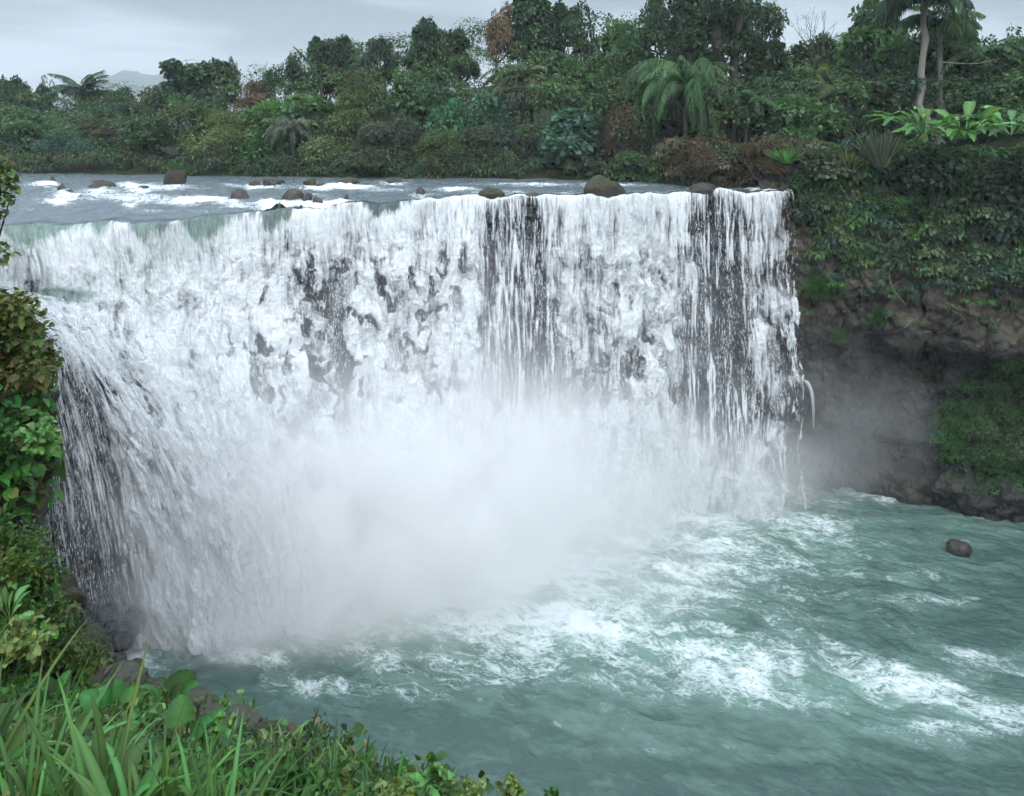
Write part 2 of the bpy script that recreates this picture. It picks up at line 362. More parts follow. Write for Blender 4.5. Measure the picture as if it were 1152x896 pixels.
# ------------------------------------------------------------------ the falls
def px_of(P): return CX + FPX * P[..., 0] / P[..., 1], YH + FPX * (H - P[..., 2]) / P[..., 1]
def catmull(pts, n):                              # along axis 0 of a control array with uniform parameter
    pts = np.asarray(pts, float); m = len(pts)
    p = np.concatenate([[2 * pts[0] - pts[1]], pts, [2 * pts[-1] - pts[-2]]])
    u = np.linspace(0, m - 1 - 1e-9, n); i = u.astype(int); f = (u - i).reshape((-1,) + (1,) * (pts.ndim - 1))
    a, b, c, d = p[i], p[i + 1], p[i + 2], p[i + 3]
    return .5 * (2 * b + (c - a) * f + (2 * a - 5 * b + 4 * c - d) * f**2 + (3 * b - a - 3 * c + d) * f**3)
def even(P, n):                                   # resample the rows of P (rows, cols, 3) to even arc length
    out = np.empty((n,) + P.shape[1:]); 
    seg = np.linalg.norm(np.diff(P, axis=0), axis=2); L = np.concatenate([np.zeros((1, P.shape[1])), np.cumsum(seg, 0)])
    for j in range(P.shape[1]):
        q = np.linspace(0, L[-1, j], n)
        for k in range(3): out[:, j, k] = np.interp(q, L[:, j], P[:, j, k])
    return out, L[-1]
def col_px(lip, *rows):                           # rows (x, y, Y) below the lip
    l = np.array([np.interp(lip, LIPX, lipW[:, k]) for k in range(3)])
    back = l + [0, 1.1, .03]; round_ = l + [0, -.32, -.28]
    return np.array([back, l + [0, .15, 0.0], round_] + [at(*r) for r in rows])
def col_fall(lip, xb, base, Ys, zs=(16.5, 13.0, 9.5, 6.2, 3, -.4)):
    l = np.array([np.interp(lip, LIPX, lipW[:, k]) for k in range(3)]); rows = []
    for i, (z, Yv) in enumerate(zip(zs, Ys)):
        x = lip + (xb - lip) * (i + 1) / 6; rows.append(((x - CX) / FPX * Yv, Yv, z))
    return np.array([l + [0, 1.1, .03], l + [0, .15, 0.0], l + [0, -.32, -.28]] + [np.array(r) for r in rows])
NET = [
    col_px(-200, (-190, 300, 45.2), (-180, 345, 44.6), (10, 394, 40.0), (30, 455, 39.7), (45, 560, 39.2), (60, 725, 38.2)),
    col_px(-100, (-80, 300, 45.2), (-60, 340, 44.7), (46, 391, 40.3), (60, 455, 39.9), (80, 560, 39.3), (108, 730, 38.1)),
    col_px(0, (4, 300, 45.3), (12, 337, 44.8), (72, 389, 41.0), (112, 455, 40.3), (140, 560, 39.6), (170, 732, 38.0)),
    col_px(100, (102, 300, 45.6), (106, 345, 45.0), (118, 392, 42.6), (165, 470, 41.0), (205, 570, 39.9), (232, 727, 38.3)),
    col_px(170, (172, 300, 46.0), (176, 350, 45.4), (182, 398, 43.8), (212, 475, 42.0), (248, 575, 40.4), (275, 722, 38.6)),
    col_px(240, (241, 305, 46.9), (243, 362, 46.3), (248, 415, 45.0), (268, 490, 43.0), (298, 585, 41.2), (318, 716, 39.0)),
    col_px(320, (320, 310, 48.2), (320, 370, 47.4), (322, 430, 46.0), (334, 500, 44.2), (350, 590, 42.2), (368, 704, 39.9)),
    col_fall(400, 418, 0, (49.8, 49.1, 48.0, 46.4, 44.8, 43.0)),
    col_fall(470, 482, 0, (50.9, 50.3, 49.4, 48.2, 46.8, 45.2)),
    col_fall(540, 545, 0, (51.6, 51.1, 50.5, 49.7, 48.7, 47.6)),
    col_fall(620, 622, 0, (51.7, 51.2, 50.8, 50.2, 49.5, 48.8)),
    col_fall(690, 692, 0, (51.4, 51.0, 50.6, 50.1, 49.5, 48.9)),
    col_fall(760, 762, 0, (53.5, 53.1, 52.6, 52.0, 51.3, 50.6)),
    col_fall(830, 836, 0, (53.4, 53.0, 52.6, 52.1, 51.6, 51.0)),
    col_fall(893, 903, 0, (54.0, 53.6, 53.2, 52.8, 52.3, 51.8)),
]
net = np.stack(NET, 1)                            # rows, cols, 3
def falls_surface(nu, nv):
    P = catmull(net, 90)
    P = P.transpose(1, 0, 2)
    P = catmull(P, nu).transpose(1, 0, 2)
    P, L = even(P, nv)
    jy, jz = lip_jit(P[..., 0]); k = np.exp(-np.clip(19.9 - P[..., 2], 0, 99) / 3.0)
    P = P + np.stack([0 * jy, jy * k, jz * np.exp(-np.clip(19.9 - P[..., 2], 0, 99) / 1.2)], -1)
    return P.transpose(1, 0, 2), L                # (nu, nv, 3)
def falls_coords(P):
    mid = P[:, :].mean(1); s = np.concatenate([[0], np.cumsum(np.linalg.norm(np.diff(P[:, 2], axis=0), axis=1))])
    tt = np.concatenate([np.zeros((len(P), 1)), np.cumsum(np.linalg.norm(np.diff(P, axis=1), axis=2), 1)], 1)
    return np.tile(s[:, None], (1, P.shape[1])), tt
def blobs(x, y, L):
    r = 0
    for (cx, cy, sx, sy, a) in L: r = r + a * np.exp(-((x - cx) / sx)**2 - ((y - cy) / sy)**2)
    return r
STREAK = [(575, 330, 24, 110, .62), (610, 340, 20, 120, .50), (548, 330, 10, 100, .30), (655, 345, 14, 80, .32), (690, 380, 16, 90, .34), (600, 430, 60, 40, .34), (560, 250, 40, 20, .18), (590, 255, 22, 24, .25),
        (805, 330, 24, 120, .58), (835, 360, 26, 120, .40), (785, 420, 26, 90, .50), (868, 300, 12, 60, .42), (822, 460, 26, 70, .62), (765, 300, 8, 70, .3), (800, 250, 40, 25, .35), (870, 460, 20, 60, .35),
        (95, 470, 24, 60, .50), (120, 560, 26, 80, .50), (95, 620, 22, 60, .6), (150, 660, 22, 50, .40), (190, 520, 22, 70, .30), (60, 560, 16, 140, .8), (112, 690, 46, 46, .6)]
MOTTLE = [(350, 300, 34, 34, .34), (375, 350, 26, 44, .38), (300, 345, 34, 26, .26), (310, 410, 46, 50, .40), (345, 470, 38, 50, .34), (385, 420, 30, 60, .40), (320, 520, 40, 40, .26),
        (470, 320, 30, 46, .30), (500, 300, 24, 36, .30), (490, 425, 30, 20, .36), (455, 380, 26, 46, .24), (425, 330, 14, 60, .20), (730, 380, 22, 90, .22), (660, 440, 24, 30, .34), (720, 300, 14, 30, .16),
        (205, 610, 20, 60, .26), (170, 440, 20, 40, .14), (240, 440, 24, 30, .18)]
THIN = STREAK + MOTTLE
def lip_jit(X): return 1.0 * fbm(X * .22, 0, 0, 3, 33) + .25 * pn(X * 1.5, 0, 0, 34), .34 * fbm(X * .45, 3, 0, 3, 35)
def falls_layer(nu, nv, push, seed, cover, zsq=1.0):
    P, L = falls_surface(nu, nv); s, tt = falls_coords(P); N = grid_normals(P)
    N = N * np.sign(-N[..., 1:2] + .3 * N[..., 2:3] + 1e-6)
    x, y = px_of(P)
    lump = ss(1.2, 7.5, tt) * .85 + .15
    calm = 1 - .9 * np.clip(blobs(x, y, STREAK) * 1.5, 0, 1)
    wx = s + .35 * fbm(s * .5, tt * .3, 1, 3, seed + 20) * lump * calm; wt = tt
    big = fbm(wx * .33, tt * .12, 0, 3, seed)
    thS, thM = np.clip(blobs(x, y, STREAK), 0, 1), np.clip(blobs(x, y, MOTTLE), 0, 1)
    stn = fbm(wx * 1.5, tt * .14, 0, 4, seed + 1) * .50 + fbm(wx * 6.0, tt * .5, 0, 3, seed + 2, .6) * .60
    wx2 = s + .5 * fbm(s * .9, tt * .7, 2, 3, seed + 5); wt2 = tt + .7 * fbm(s * .9, tt * .7, 5, 3, seed + 6)
    c1 = bil(wx2 * .45, wt2 * .30, 0, 2, seed + 7); c2 = bil(wx2 * 1.25, wt2 * .85, 0, 3, seed + 8, .6); c3 = bil(wx2 * 4.2, wt2 * 2.6, 0, 3, seed + 9, .6)
    thin = blobs(x, y, THIN)
    puff = (c1 * .45 + c2 * .45 + c3 * .25)
    soft = fbm(wx2 * .6, wt2 * .45, 0, 4, seed + 11)
    lm = lump * (1 - .8 * np.clip(thS * 1.6, 0, 1))
    disp = (1 - lm) * (stn * .14 + big * .14) + lm * ((c1 * .62 + c2 * .26 + c3 * .14) * .62 - .25 + .14 * soft + .05 * fbm(s * 6, tt * 4.5, 0, 3, 39) + .75 * (bil(wx2 * .2, wt2 * .26, 0, 2, 40) - .35) * ss(2, 6, tt))
    disp = disp * ss(.6, 2.2, tt) * (1 - .5 * np.clip(thin, 0, 1)) + .05
    edge = ss(0, .6, s) * ss(0, .5, s[-1, 0] - s)
    cl = (c1 - .40) * .85 + (c2 - .42) * .95 + (c3 - .42) * .5
    a = cover - thS * .98 - thM * 1.05 + (1 - lm) * stn * (.75 + 1.1 * thS) * (.35 + .65 * np.maximum(ss(1, 4, tt), thS)) + .55 * thS * fbm(wx * 9, tt * .7, 0, 2, 38) + lm * (cl * .35 + .35 * soft + .3 * stn - (.30 + 1.1 * thM + .5 * thS) * ss(.05, .42, fbm(wx2 * 1.1, wt2 * .8, 0, 4, seed + 13)) + .35 * thM) + .15 * big
    a = a + .55 * ss(1.6, .4, tt) * (1 - ss(745, 790, x) * .5)         # unbroken where it slides over the lip
    a = a + .16 * ss(420, 300, x) * ss(150, 210, x) * ss(390, 470, y)
    endn = s[-1, 0] - s - 1.5 * (.45 + fbm(tt * .45, 0 * s, 0, 3, seed + 14)) * ss(1, 6, tt)
    a = np.where(endn < 1.8, a - (1.8 - endn) * (.30 + stn * 1.1), a)
    glass = ss(460, 120, x) * ss(400, 290, y)                          # the green upper step on the left
    ons = fbm(s * .35, 0 * s, 0, 3, 36) * 1.6 + .5 * fbm(s * 1.6, tt * .5, 0, 2, 37)
    wh = -.25 + 1.30 * ss(.9, 2.4, tt + ons + .35 * stn + 2.0 * ss(420, 520, x) * ss(.3, .9, tt)) + .28 * soft + .22 * stn * (1 - lm) - glass * (.30 + .45 * stn - .25 * big) + .3 * ss(345, 380, y) + .45 * ss(400, 250, x) * ss(400, 480, y)
    pl = np.exp(-(((x - 65) / 46)**2 + ((y - 333 - (x - 65) * .06) / 8)**2)**2)    # the smooth dark pool on the ledge
    wh = wh * (1 - .95 * pl); disp = disp * (1 - pl)
    top = push * ss(1.0, 3.0, tt)
    V = P + N * (disp * zsq + top)[..., None]
    V[..., 0] += .12 * stn * lump * calm
    return V, dict(alpha=np.clip(a, -1, 2).ravel(), white=np.clip(wh, -1, 2).ravel(), lump=(lump * (1 - .0 * thin)).ravel(), green=np.clip(glass * 1.3 * ss(.7, 2.0, tt), 0, 1).ravel()), np.stack([s.ravel() + seed * 3, -tt.ravel()], 1), (P, N, x, y, s, tt)
V, A, U, base = falls_layer(1250, 560, 0.0, 1, .80)
falls = struct(obj('waterfall', V, gridF(1250, 560), M['fall'], attrs=A, uv=U, smooth=True))
V2, A2, U2, _ = falls_layer(900, 400, .42, 31, .26)
struct(obj('waterfall', V2, gridF(900, 400), M['fall'], attrs=A2, uv=U2, smooth=True))

# rock wall behind the water
P, N, x, y, s, tt = falls_layer(420, 190, 0, 1, 1)[3]
rk = (bil(s * .28, tt * .22, 0, 3, 61) - .2) * 1.3 + .5 * fbm(s * .9, tt * .8, 0, 4, 62)
back = (1.0 - rk * .75) * ss(.2, 1.6, tt) + .22
V = P - N * back[..., None]; V[..., 2] -= .9 * ss(2.2, .5, tt); V[-1, :, 0] += .3; V[-1, :, 1] += 2.0
struct(obj('falls_cliff', V, gridF(420, 190), M['darkrock'], smooth=True))

# loose drops and threads of spray torn off the falls
nS = 150000
i = rng.integers(0, P.shape[0], nS); j = rng.integers(8, P.shape[1], nS); xx, yy = x[i, j], y[i, j]
keep = (tt[i, j] > 2.2) & (rng.random(nS) < (.10 + np.clip(blobs(xx, yy, THIN), 0, 1)) * (.15 + 1.3 * ss(-.1, .5, fbm(s[i, j] * 2.5, tt[i, j] * .2, 0, 3, 66))))
i, j = i[keep], j[keep]; nS = len(i)
S0 = P[i, j] + N[i, j] * rng.uniform(.0, .75, nS)[:, None] + rng.normal(0, .06, (nS, 3))
LV, LF, _ = leaves(S0, np.tile([0, 0, -1.], (nS, 1)) + rng.normal(0, .07, (nS, 3)), rng.uniform(.06, .34, nS), rng.uniform(.006, .018, nS), roll=rng.uniform(0, 6, nS))
m, t = new_mat('spray_drops'); t.n('ShaderNodeOutputMaterial', {'Surface': t.n('ShaderNodeBsdfPrincipled', {'Base Color': C(.86, .9, .93), 'Roughness': .4})})
struct(obj('spray', LV, LF, m), 'stuff')

# ------------------------------------------------------------------ upper river
RROCK = [  # x, y of the foot, width, height (px), kind
    (58, 206, 9, 6, 'round dark'), (67, 215, 13, 7, 'round brown'), (76, 220, 12, 5, 'flat dark'), (68, 229, 11, 8, 'small brown'), (112, 214, 28, 9, 'low pointed brown'), (160, 214, 12, 5, 'small flat grey'),
    (146, 231, 9, 10, 'small upright black'), (195, 209, 26, 15, 'big'), (206, 226, 8, 7, 'small grey'), (285, 210, 14, 7, 'squat brown'), (305, 209, 24, 8, 'long brown'), (347, 210, 17, 8, 'mossy olive'),
    (361, 211, 13, 4, 'flat dark'), (389, 208, 26, 6, 'long low brown'), (267, 230, 26, 12, 'slanting brown'), (328, 229, 24, 12, 'broad brown'), (344, 229, 17, 9, 'rounded reddish'), (356, 231, 12, 9, 'dark wet'), (387, 228, 14, 7, 'flat black'),
    (472, 221, 15, 8, 'lone dark'), (443, 206, 19, 5, 'low brown'), (552, 225, 30, 10, 'moss-topped'), (598, 225, 20, 6, 'flat olive'), (680, 231, 50, 26, 'largest mossy'), (664, 233, 12, 9, 'small wet'), (792, 219, 30, 8, 'flat grey'),
    (831, 225, 28, 8, 'wide brown'), (857, 227, 14, 11, 'blunt dark'), (776, 231, 8, 9, 'small dark')]
WHITE = [(45, 208, 20, 2.2, .8), (148, 209, 22, 3.2, 1.1), (120, 221, 60, 5, .55), (190, 226, 60, 5, .65), (60, 226, 40, 4, .45), (240, 226, 22, 4, .8), (312, 236, 20, 5, 1.1), (300, 228, 12, 4, .7), (385, 211, 22, 2.5, .9), (372, 232, 22, 5, .9),
         (405, 212, 30, 2, .6), (512, 213, 24, 2, .8), (590, 208, 60, 2, .7), (635, 220, 18, 3, .8), (695, 209, 36, 2, .7), (450, 214, 40, 2, .4), (260, 209, 12, 2, .6), (350, 222, 40, 3, .5), (740, 222, 40, 5, .8), (860, 214, 30, 3, .8), (560, 217, 60, 3, .5), (180, 212, 40, 2, .3), (20, 236, 30, 3, .25), (200, 238, 80, 2.5, .3)]
def river_z(X, Y):
    lz = np.interp(X, lipW[:, 0], lipW[:, 2]); ly = np.interp(X, lipW[:, 0], lipW[:, 1])
    return 20.0 - (20.0 - lz) * np.exp(-np.clip(Y - ly - 1, 0, 99) / 7)
xs = ax((-190, -42, 90), (-42, 21.5, 760)); ts = np.concatenate([np.linspace(0, 1, 300)])
X = np.tile(xs[:, None], (1, 300)); ly = np.interp(xs, lipW[:, 0], lipW[:, 1]); ly = np.where(xs < lipW[0, 0], lipW[0, 1], ly) + lip_jit(xs)[0]
by = np.interp(xs, BANK[:, 0], BANK[:, 1]) + 1.2; by = np.maximum(by, ly + 1.5)
Y = (ly + .12)[:, None] + (by - ly)[:, None] * ts[None]**1.25
Z = river_z(X, Y); px, py = px_of(np.stack([X, Y, Z], -1))
foam = blobs(px, py, WHITE) * .85
for (rx, ry, rw, rh, _) in RROCK: foam += .55 * np.exp(-((px - rx) / (rw * .75 + 3))**2 - ((py - ry - 1) / (2.4 + rh * .12))**2)
chop = fbm(X * .55, Y * .9, 0, 4, 41) * .085 + fbm(X * 2.2, Y * 3.4, 0, 3, 42) * .03
rap = np.clip(foam, 0, 1.2)
Z = Z + chop * (1 + 2.2 * rap) + .16 * rap * bil(X * .9, Y * 1.5, 0, 3, 43)
e = ss(0, 1.6, Y - ly[:, None]); Z = Z * e + (river_z(X, Y) - .02) * (1 - e) + lip_jit(X)[1] * np.exp(-(Y - ly[:, None]) / 1.5)
flow = np.stack([X * .9, Y * .45 + X * .06, Z * 0], -1).reshape(-1, 3)
foam = foam + .22 * fbm(X * .35, Y * .9, 0, 3, 44) + .06
struct(obj('river', np.stack([X, Y, Z], -1), gridF(len(xs), 300), M['river'], smooth=True, attrs={'foam': foam.ravel(), 'aer': (rap * .4 + .15).ravel(), 'flow': flow}))

# ------------------------------------------------------------------ plunge pool
xs = ax((-45, -24, 40), (-24, 40, 900), (40, 90, 50)); ys = ax((1, 27, 30), (27, 57, 620), (57, 60, 3))
X, Y = np.meshgrid(xs, ys, indexing='ij'); px, py = px_of(np.stack([X, Y, X * 0], -1))
ux = X * .94 - Y * .34; uy = X * .34 + Y * .94                      # along and across the current
wx = ux + 1.2 * fbm(X * .2, Y * .2, 0, 3, 51); wy = uy + 1.2 * fbm(X * .2, Y * .2, 3, 3, 52)
F0 = [(860, 745, 230, 42, .22), (620, 760, 200, 24, .18), (800, 700, 260, 60, .22), (1000, 790, 230, 50, .22), (900, 620, 260, 36, .20), (560, 740, 200, 30, .15), (330, 690, 190, 26, 1.1), (520, 660, 200, 40, 1.0), (640, 600, 180, 40, .9), (760, 570, 130, 22, .9), (560, 705, 120, 22, .75), (690, 705, 110, 24, .72), (790, 735, 90, 20, .62), (900, 760, 90, 22, .42), (1010, 770, 90, 22, .40),
      (1110, 805, 80, 26, .52), (1060, 820, 60, 14, .35), (860, 785, 90, 14, .25), (700, 660, 120, 12, .45), (800, 640, 100, 9, .40), (940, 632, 40, 5, .45), (1010, 650, 60, 8, .42), (1060, 672, 40, 8, .38), (880, 590, 90, 10, .45), (960, 560, 90, 6, .5),
      (900, 545, 60, 8, .8), (470, 740, 60, 12, .34), (230, 735, 70, 14, .5), (300, 735, 110, 14, .5), (420, 780, 120, 14, .3), (150, 745, 30, 12, .7), (360, 770, 60, 10, .28), (620, 820, 60, 7, .2), (720, 845, 120, 7, .22), (1090, 735, 60, 8, .25), (1110, 582, 60, 3, .4), (1000, 610, 80, 5, .25), (930, 850, 60, 5, .12)]
fo = blobs(px, py, F0)
pat = fbm(wx * .22, wy * .62, 0, 4, 53); pat2 = fbm(wx * .8, wy * 1.7, 0, 4, 54)
foam = 1.02 * (1 - np.exp(-.88 * fo)) * (1 + .55 * pat + .35 * pat2) + .10 * pat2 + .12 * pat + .04
aer = np.clip(fo * .75 + .25 * pat + blobs(px, py, [(900, 800, 260, 60, .45), (620, 690, 200, 50, .4), (1000, 600, 200, 40, .35)]) - .02, 0, 1)
Z = .10 * fbm(wx * .28, wy * .55, 0, 3, 55) + .055 * fbm(wx * 1.1, wy * 2.0, 0, 3, 56) + .02 * fbm(X * 4, Y * 5, 0, 2, 57)
Z = Z * (1 + 1.6 * np.clip(fo, 0, 1)) + .12 * np.clip(fo, 0, 1) * bil(wx * .7, wy * 1.2, 0, 3, 58)
flow = np.stack([ux * .62, uy * 1.25, ux * 0], -1).reshape(-1, 3)
struct(obj('pool', np.stack([X, Y, Z], -1), gridF(len(xs), len(ys)), M['pool'], smooth=True, attrs={'foam': foam.ravel(), 'aer': aer.ravel(), 'flow': flow}))

def worley(x, y, z):
    xi, yi, zi = np.floor(x).astype(int), np.floor(y).astype(int), np.floor(z).astype(int); best = np.full(x.shape, 9.0); rid = np.zeros(x.shape)
    for dx in (-1, 0, 1):
        for dy in (-1, 0, 1):
            for dz in (-1, 0, 1):
                a, b, c = xi + dx, yi + dy, zi + dz; h = _perm[_perm[_perm[a & 255] + (b & 255)] + (c & 255)]
                px_, py_, pz_ = a + (h * 37 % 256) / 256, b + (h * 91 % 256) / 256, c + (h * 151 % 256) / 256
                d = np.sqrt((x - px_)**2 + (y - py_)**2 + (z - pz_)**2); m_ = d < best; best = np.where(m_, d, best); rid = np.where(m_, h / 256, rid)
    return best, rid
# ------------------------------------------------------------------ rock cliff on the right
RZ = [21.0, 19.8, 17.6, 15.2, 12.8, 10.6, 9.6, 7.6, 5.2, 2.9, 2.2, 1.0, -1.0]
RC = {  # x px column at that depth: Y per row
    858: [57.6, 56.6, 56.2, 56.0, 56.0, 56.2, 56.4, 56.4, 56.2, 56.0, 55.8, 55.6, 55.5],
    905: [57.0, 55.6, 55.0, 54.6, 54.4, 55.0, 55.6, 55.9, 55.7, 55.3, 55.0, 54.8, 54.6],
    950: [56.6, 54.9, 54.0, 53.6, 53.4, 54.2, 55.2, 55.7, 55.5, 55.2, 55.0, 54.6, 54.3],
    1000: [55.6, 53.8, 53.1, 52.7, 52.3, 52.8, 54.8, 55.4, 55.2, 54.8, 54.4, 53.6, 53.0],
    1045: [54.6, 52.6, 51.9, 51.5, 51.0, 51.3, 54.0, 54.8, 54.2, 53.6, 52.8, 52.2, 51.9],
    1090: [53.4, 51.4, 50.8, 50.3, 50.0, 50.2, 53.2, 53.8, 52.8, 51.9, 51.0, 50.6, 50.4],
    1140: [52.4, 50.5, 49.9, 49.4, 49.0, 49.2, 52.2, 52.6, 51.6, 50.8, 49.9, 49.6, 49.5],
    1240: [51.0, 49.0, 48.4, 47.9, 47.5, 47.5, 50.4, 50.8, 49.8, 48.8, 48.2, 47.8, 47.7],
    1400: [48.0, 46.0, 45.6, 45.0, 44.6, 44.6, 46.6, 47.2, 46.8, 46.0, 45.4, 45.1, 45.0],
    1700: [45.0, 43.0, 42.6, 42.0, 41.6, 41.6, 43.0, 43.6, 43.0, 42.4, 42.0, 41.8, 41.7]}
cn_ = np.array([[((cx - CX) / FPX * np.mean(Ys), Yv, zz) for Yv, zz in zip(Ys, RZ)] for cx, Ys in RC.items()]).transpose(1, 0, 2)
P = catmull(cn_, 300).transpose(1, 0, 2); P = catmull(P, 520); 
P[..., 2] += (1.6 * pn(P[..., 0] * .16, 0, 0, 78) + .6 * pn(P[..., 0] * .5, 0, 0, 79)) * ss(3.5, 8, P[..., 2]) * ss(19, 14, P[..., 2])
N = grid_normals(P); N = N * np.sign(-N[..., 1:2] + 1e-6)
X, Y, Zc = P[..., 0], P[..., 1], P[..., 2]
wk, wid_ = worley(X * .42 + .14 * fbm(X * .5, Y * .5, Zc * .5, 2, 75), Y * .42, Zc * .5 + .14 * fbm(X * .5, Zc * .5, Y * .5, 2, 76))
dd = .7 * (bil(X * .22, Zc * .25, Y * .2, 3, 71) - .35) + .85 * (wid_ - .5) + .55 * np.clip(.6 - wk, -.3, .6) + .30 * fbm(X * .9, Zc * .8, Y * .7, 5, 72, .58)
crk = np.abs(pn(X * .45 + .5 * fbm(X * .5, Zc * .5, 0, 2, 74), Zc * .35, 0, 73)); dd -= .35 * np.exp(-(crk / .05)**2)
V = P + N * dd[..., None]; CLIFF = V
struct(obj('cliff', V, gridF(520, 300), M['cliff'], smooth=False))
# rock wall closing the gorge on the left of the falls
def wall_net(rows, nu, nv, seed, amp):
    P = catmull(np.array(rows, float), nv).transpose(1, 0, 2); P = catmull(P, nu); N = grid_normals(P)
    X, Y, Zc = P[..., 0], P[..., 1], P[..., 2]
    dd = amp * (bil(X * .3, Zc * .3, Y * .3, 3, seed) - .35) + amp * .45 * fbm(X * .9, Zc * .9, Y * .9, 4, seed + 1)
    return P + N * dd[..., None]
lw = [[(-31.5, 46.0, z), (-29.3, 43, z), (-25.2, 40.6, z), (-23.2 + (14 - z) * .02, 39.4, z), (-24.5, 37.2, z), (-24, 34, z), (-21.5, 29, z)] for z in (15.0, 13.2, 11, 8, 5, 2, -1)]
V = wall_net(lw, 200, 130, 81, .8); struct(obj('gorge_wall', V, gridF(200, 130), M['darkrock'], smooth=True))

# ------------------------------------------------------------------ boulders
def ico(sub):
    bm = bmesh.new(); bmesh.ops.create_icosphere(bm, subdivisions=sub, radius=1)
    V = np.array([v.co[:] for v in bm.verts]); F_ = np.array([[v.index for v in f.verts] for f in bm.faces]); bm.free(); return V, F_
ICO = {k: ico(k) for k in (3, 4, 5)}
def rock_me(name, seed, sub=4, cuts=9, depth=(.68, .95), rough=.06, freq=2.0):
    r = np.random.default_rng(seed); V, F_ = ICO[sub]; V = V.copy()
    for n_ in rand_dirs(cuts, r):
        d = r.uniform(*depth); q = V @ n_; V -= np.clip(q - d, 0, None)[:, None] * n_ * .92
    V *= (1 + rough * fbm(V[:, 0] * freq, V[:, 1] * freq, V[:, 2] * freq, 4, seed) + .10 * pn(V[:, 0] * .9, V[:, 1] * .9, V[:, 2] * .9, seed + 3))[:, None]
    return V, F_
def boulder(name, c, size, mat, label, cat='rock', group=None, seed=0, sub=4, rotz=0.0, **k):
    V, F_ = rock_me(name, seed, sub, **k); V = V * np.asarray(size)
    ca, sa = math.cos(rotz), math.sin(rotz); V = np.stack([V[:, 0] * ca - V[:, 1] * sa, V[:, 0] * sa + V[:, 1] * ca, V[:, 2]], 1)
    o = obj(name, V, F_, mat, smooth=True); o.location = tuple(c); return tag(o, label, cat, group)
RLAB = ['tiny round dark rock, leftmost of the river rocks, near the far bank', 'round brown rock in the river just below the leftmost dark one', 'flat dark rock slab beside the round brown rock at the far left of the river',
    'small brown rock in the rapids, lowest of the four at the far left', 'low pointed brown rock before the white rapids left of the mossy boulder', 'small flat grey rock in the white water left of the mossy boulder', 'small upright black rock in the rapids, nearest to the lip left of the mossy boulder',
    'tall blocky mossy boulder with a green tuft on top in the left river', 'small grey rock in the rapids straight below the mossy block boulder', 'squat brown rock, left one of a pair right of the mossy block boulder', 'long brown rock, right one of a pair right of the mossy block boulder',
    'olive mossy rock in calm water with a flat dark rock touching its right side', 'flat dark rock touching the right side of the olive mossy rock', 'long low brown rock in the far water right of the olive mossy rock', 'slanting brown rock at the rapids with white foam to its right',
    'broad brown rock above the white chute near the lip', 'rounded reddish rock joined to the right of the broad brown one', 'dark wet rock at the foot of the rounded reddish rock', 'flat black rock near the lip right of the white chute', 'lone dark rock on smooth water near the middle of the lip',
    'low brown rock by the far bank in the middle of the river', 'moss-topped rock on the lip where the dark curtain begins', 'flat olive rock slab on the lip in the middle of the falls', 'largest mossy brown boulder sitting on the lip of the falls', 'small wet rock at the left foot of the largest mossy boulder on the lip',
    'flat grey rock on the lip near the brown bushes', 'wide brown rock on the lip above the right curtain of water', 'blunt dark rock at the lip near the right end of the falls', 'small dark rock half under white water left of the right curtain']
for k, (x, y, w_, h_, kd) in enumerate(RROCK):
    p = atz(x, y, 20.0); z0 = float(river_z(p[0], p[1])); p = atz(x, y, z0); sc1 = p[1] / FPX
    hx, hz = w_ * sc1 * .55, h_ * sc1 * 1.0
    lY = float(np.interp(p[0], lipW[:, 0], lipW[:, 1]) + lip_jit(np.array([p[0]]))[0][0])
    if p[1] < lY + hx * .5:                                            # stands on the very lip
        Yn = lY + .15 + hx * .45; top = H - (y - h_ - YH) * Yn / FPX; p = at(x, y, Yn); lz_ = float(river_z(p[0], Yn)); hz = max(.22, (top - lz_ + .1)); p[2] = lz_ - .1; p[1] -= hx * .5
    sq = dict(depth=(.6, .8), cuts=7) if kd == 'big' else {}
    b = boulder('boulder' if w_ > 22 and h_ > 11 else 'river_rock', (p[0], p[1] + hx * .5, z0 + hz * .06), (hx * 1.0, hx * .8, hz * 1.35), M['mossrock'] if ('moss' in kd or kd == 'big') else M['rock'], RLAB[k], group='rocks in the river above the falls' , seed=100 + k, sub=4 if w_ > 15 else 3, rotz=rng.uniform(-.3, .3), **(sq or (dict(depth=(.66, .88), cuts=10, rough=.10) if w_ > 22 else dict(depth=(.45, .85), cuts=12, rough=.10)))); TUFT_ON = b if kd == 'big' else (TUFT_ON if k else None)
POOLR = [(1083, 624, 27, 14, 'lone round brown rock standing in the open green pool'), (1028, 563, 34, 18, 'dark wet rock at the water by the foot of the right cliff'), (990, 557, 22, 16, 'misty dark rock leftmost at the foot of the right cliff'), (1052, 566, 30, 12, 'low rock between the wet rock and the brown ledge')]
for k, (x, y, w_, h_, lb) in enumerate(POOLR):
    p = atz(x, y, 0); s1 = p[1] / FPX
    boulder('pool_rock', (p[0], p[1] + .3, h_ * s1 * .12), (w_ * s1 * .55, w_ * s1 * .45, h_ * s1 * .85), M['rock'], lb, group='rocks in the pool', seed=140 + k)
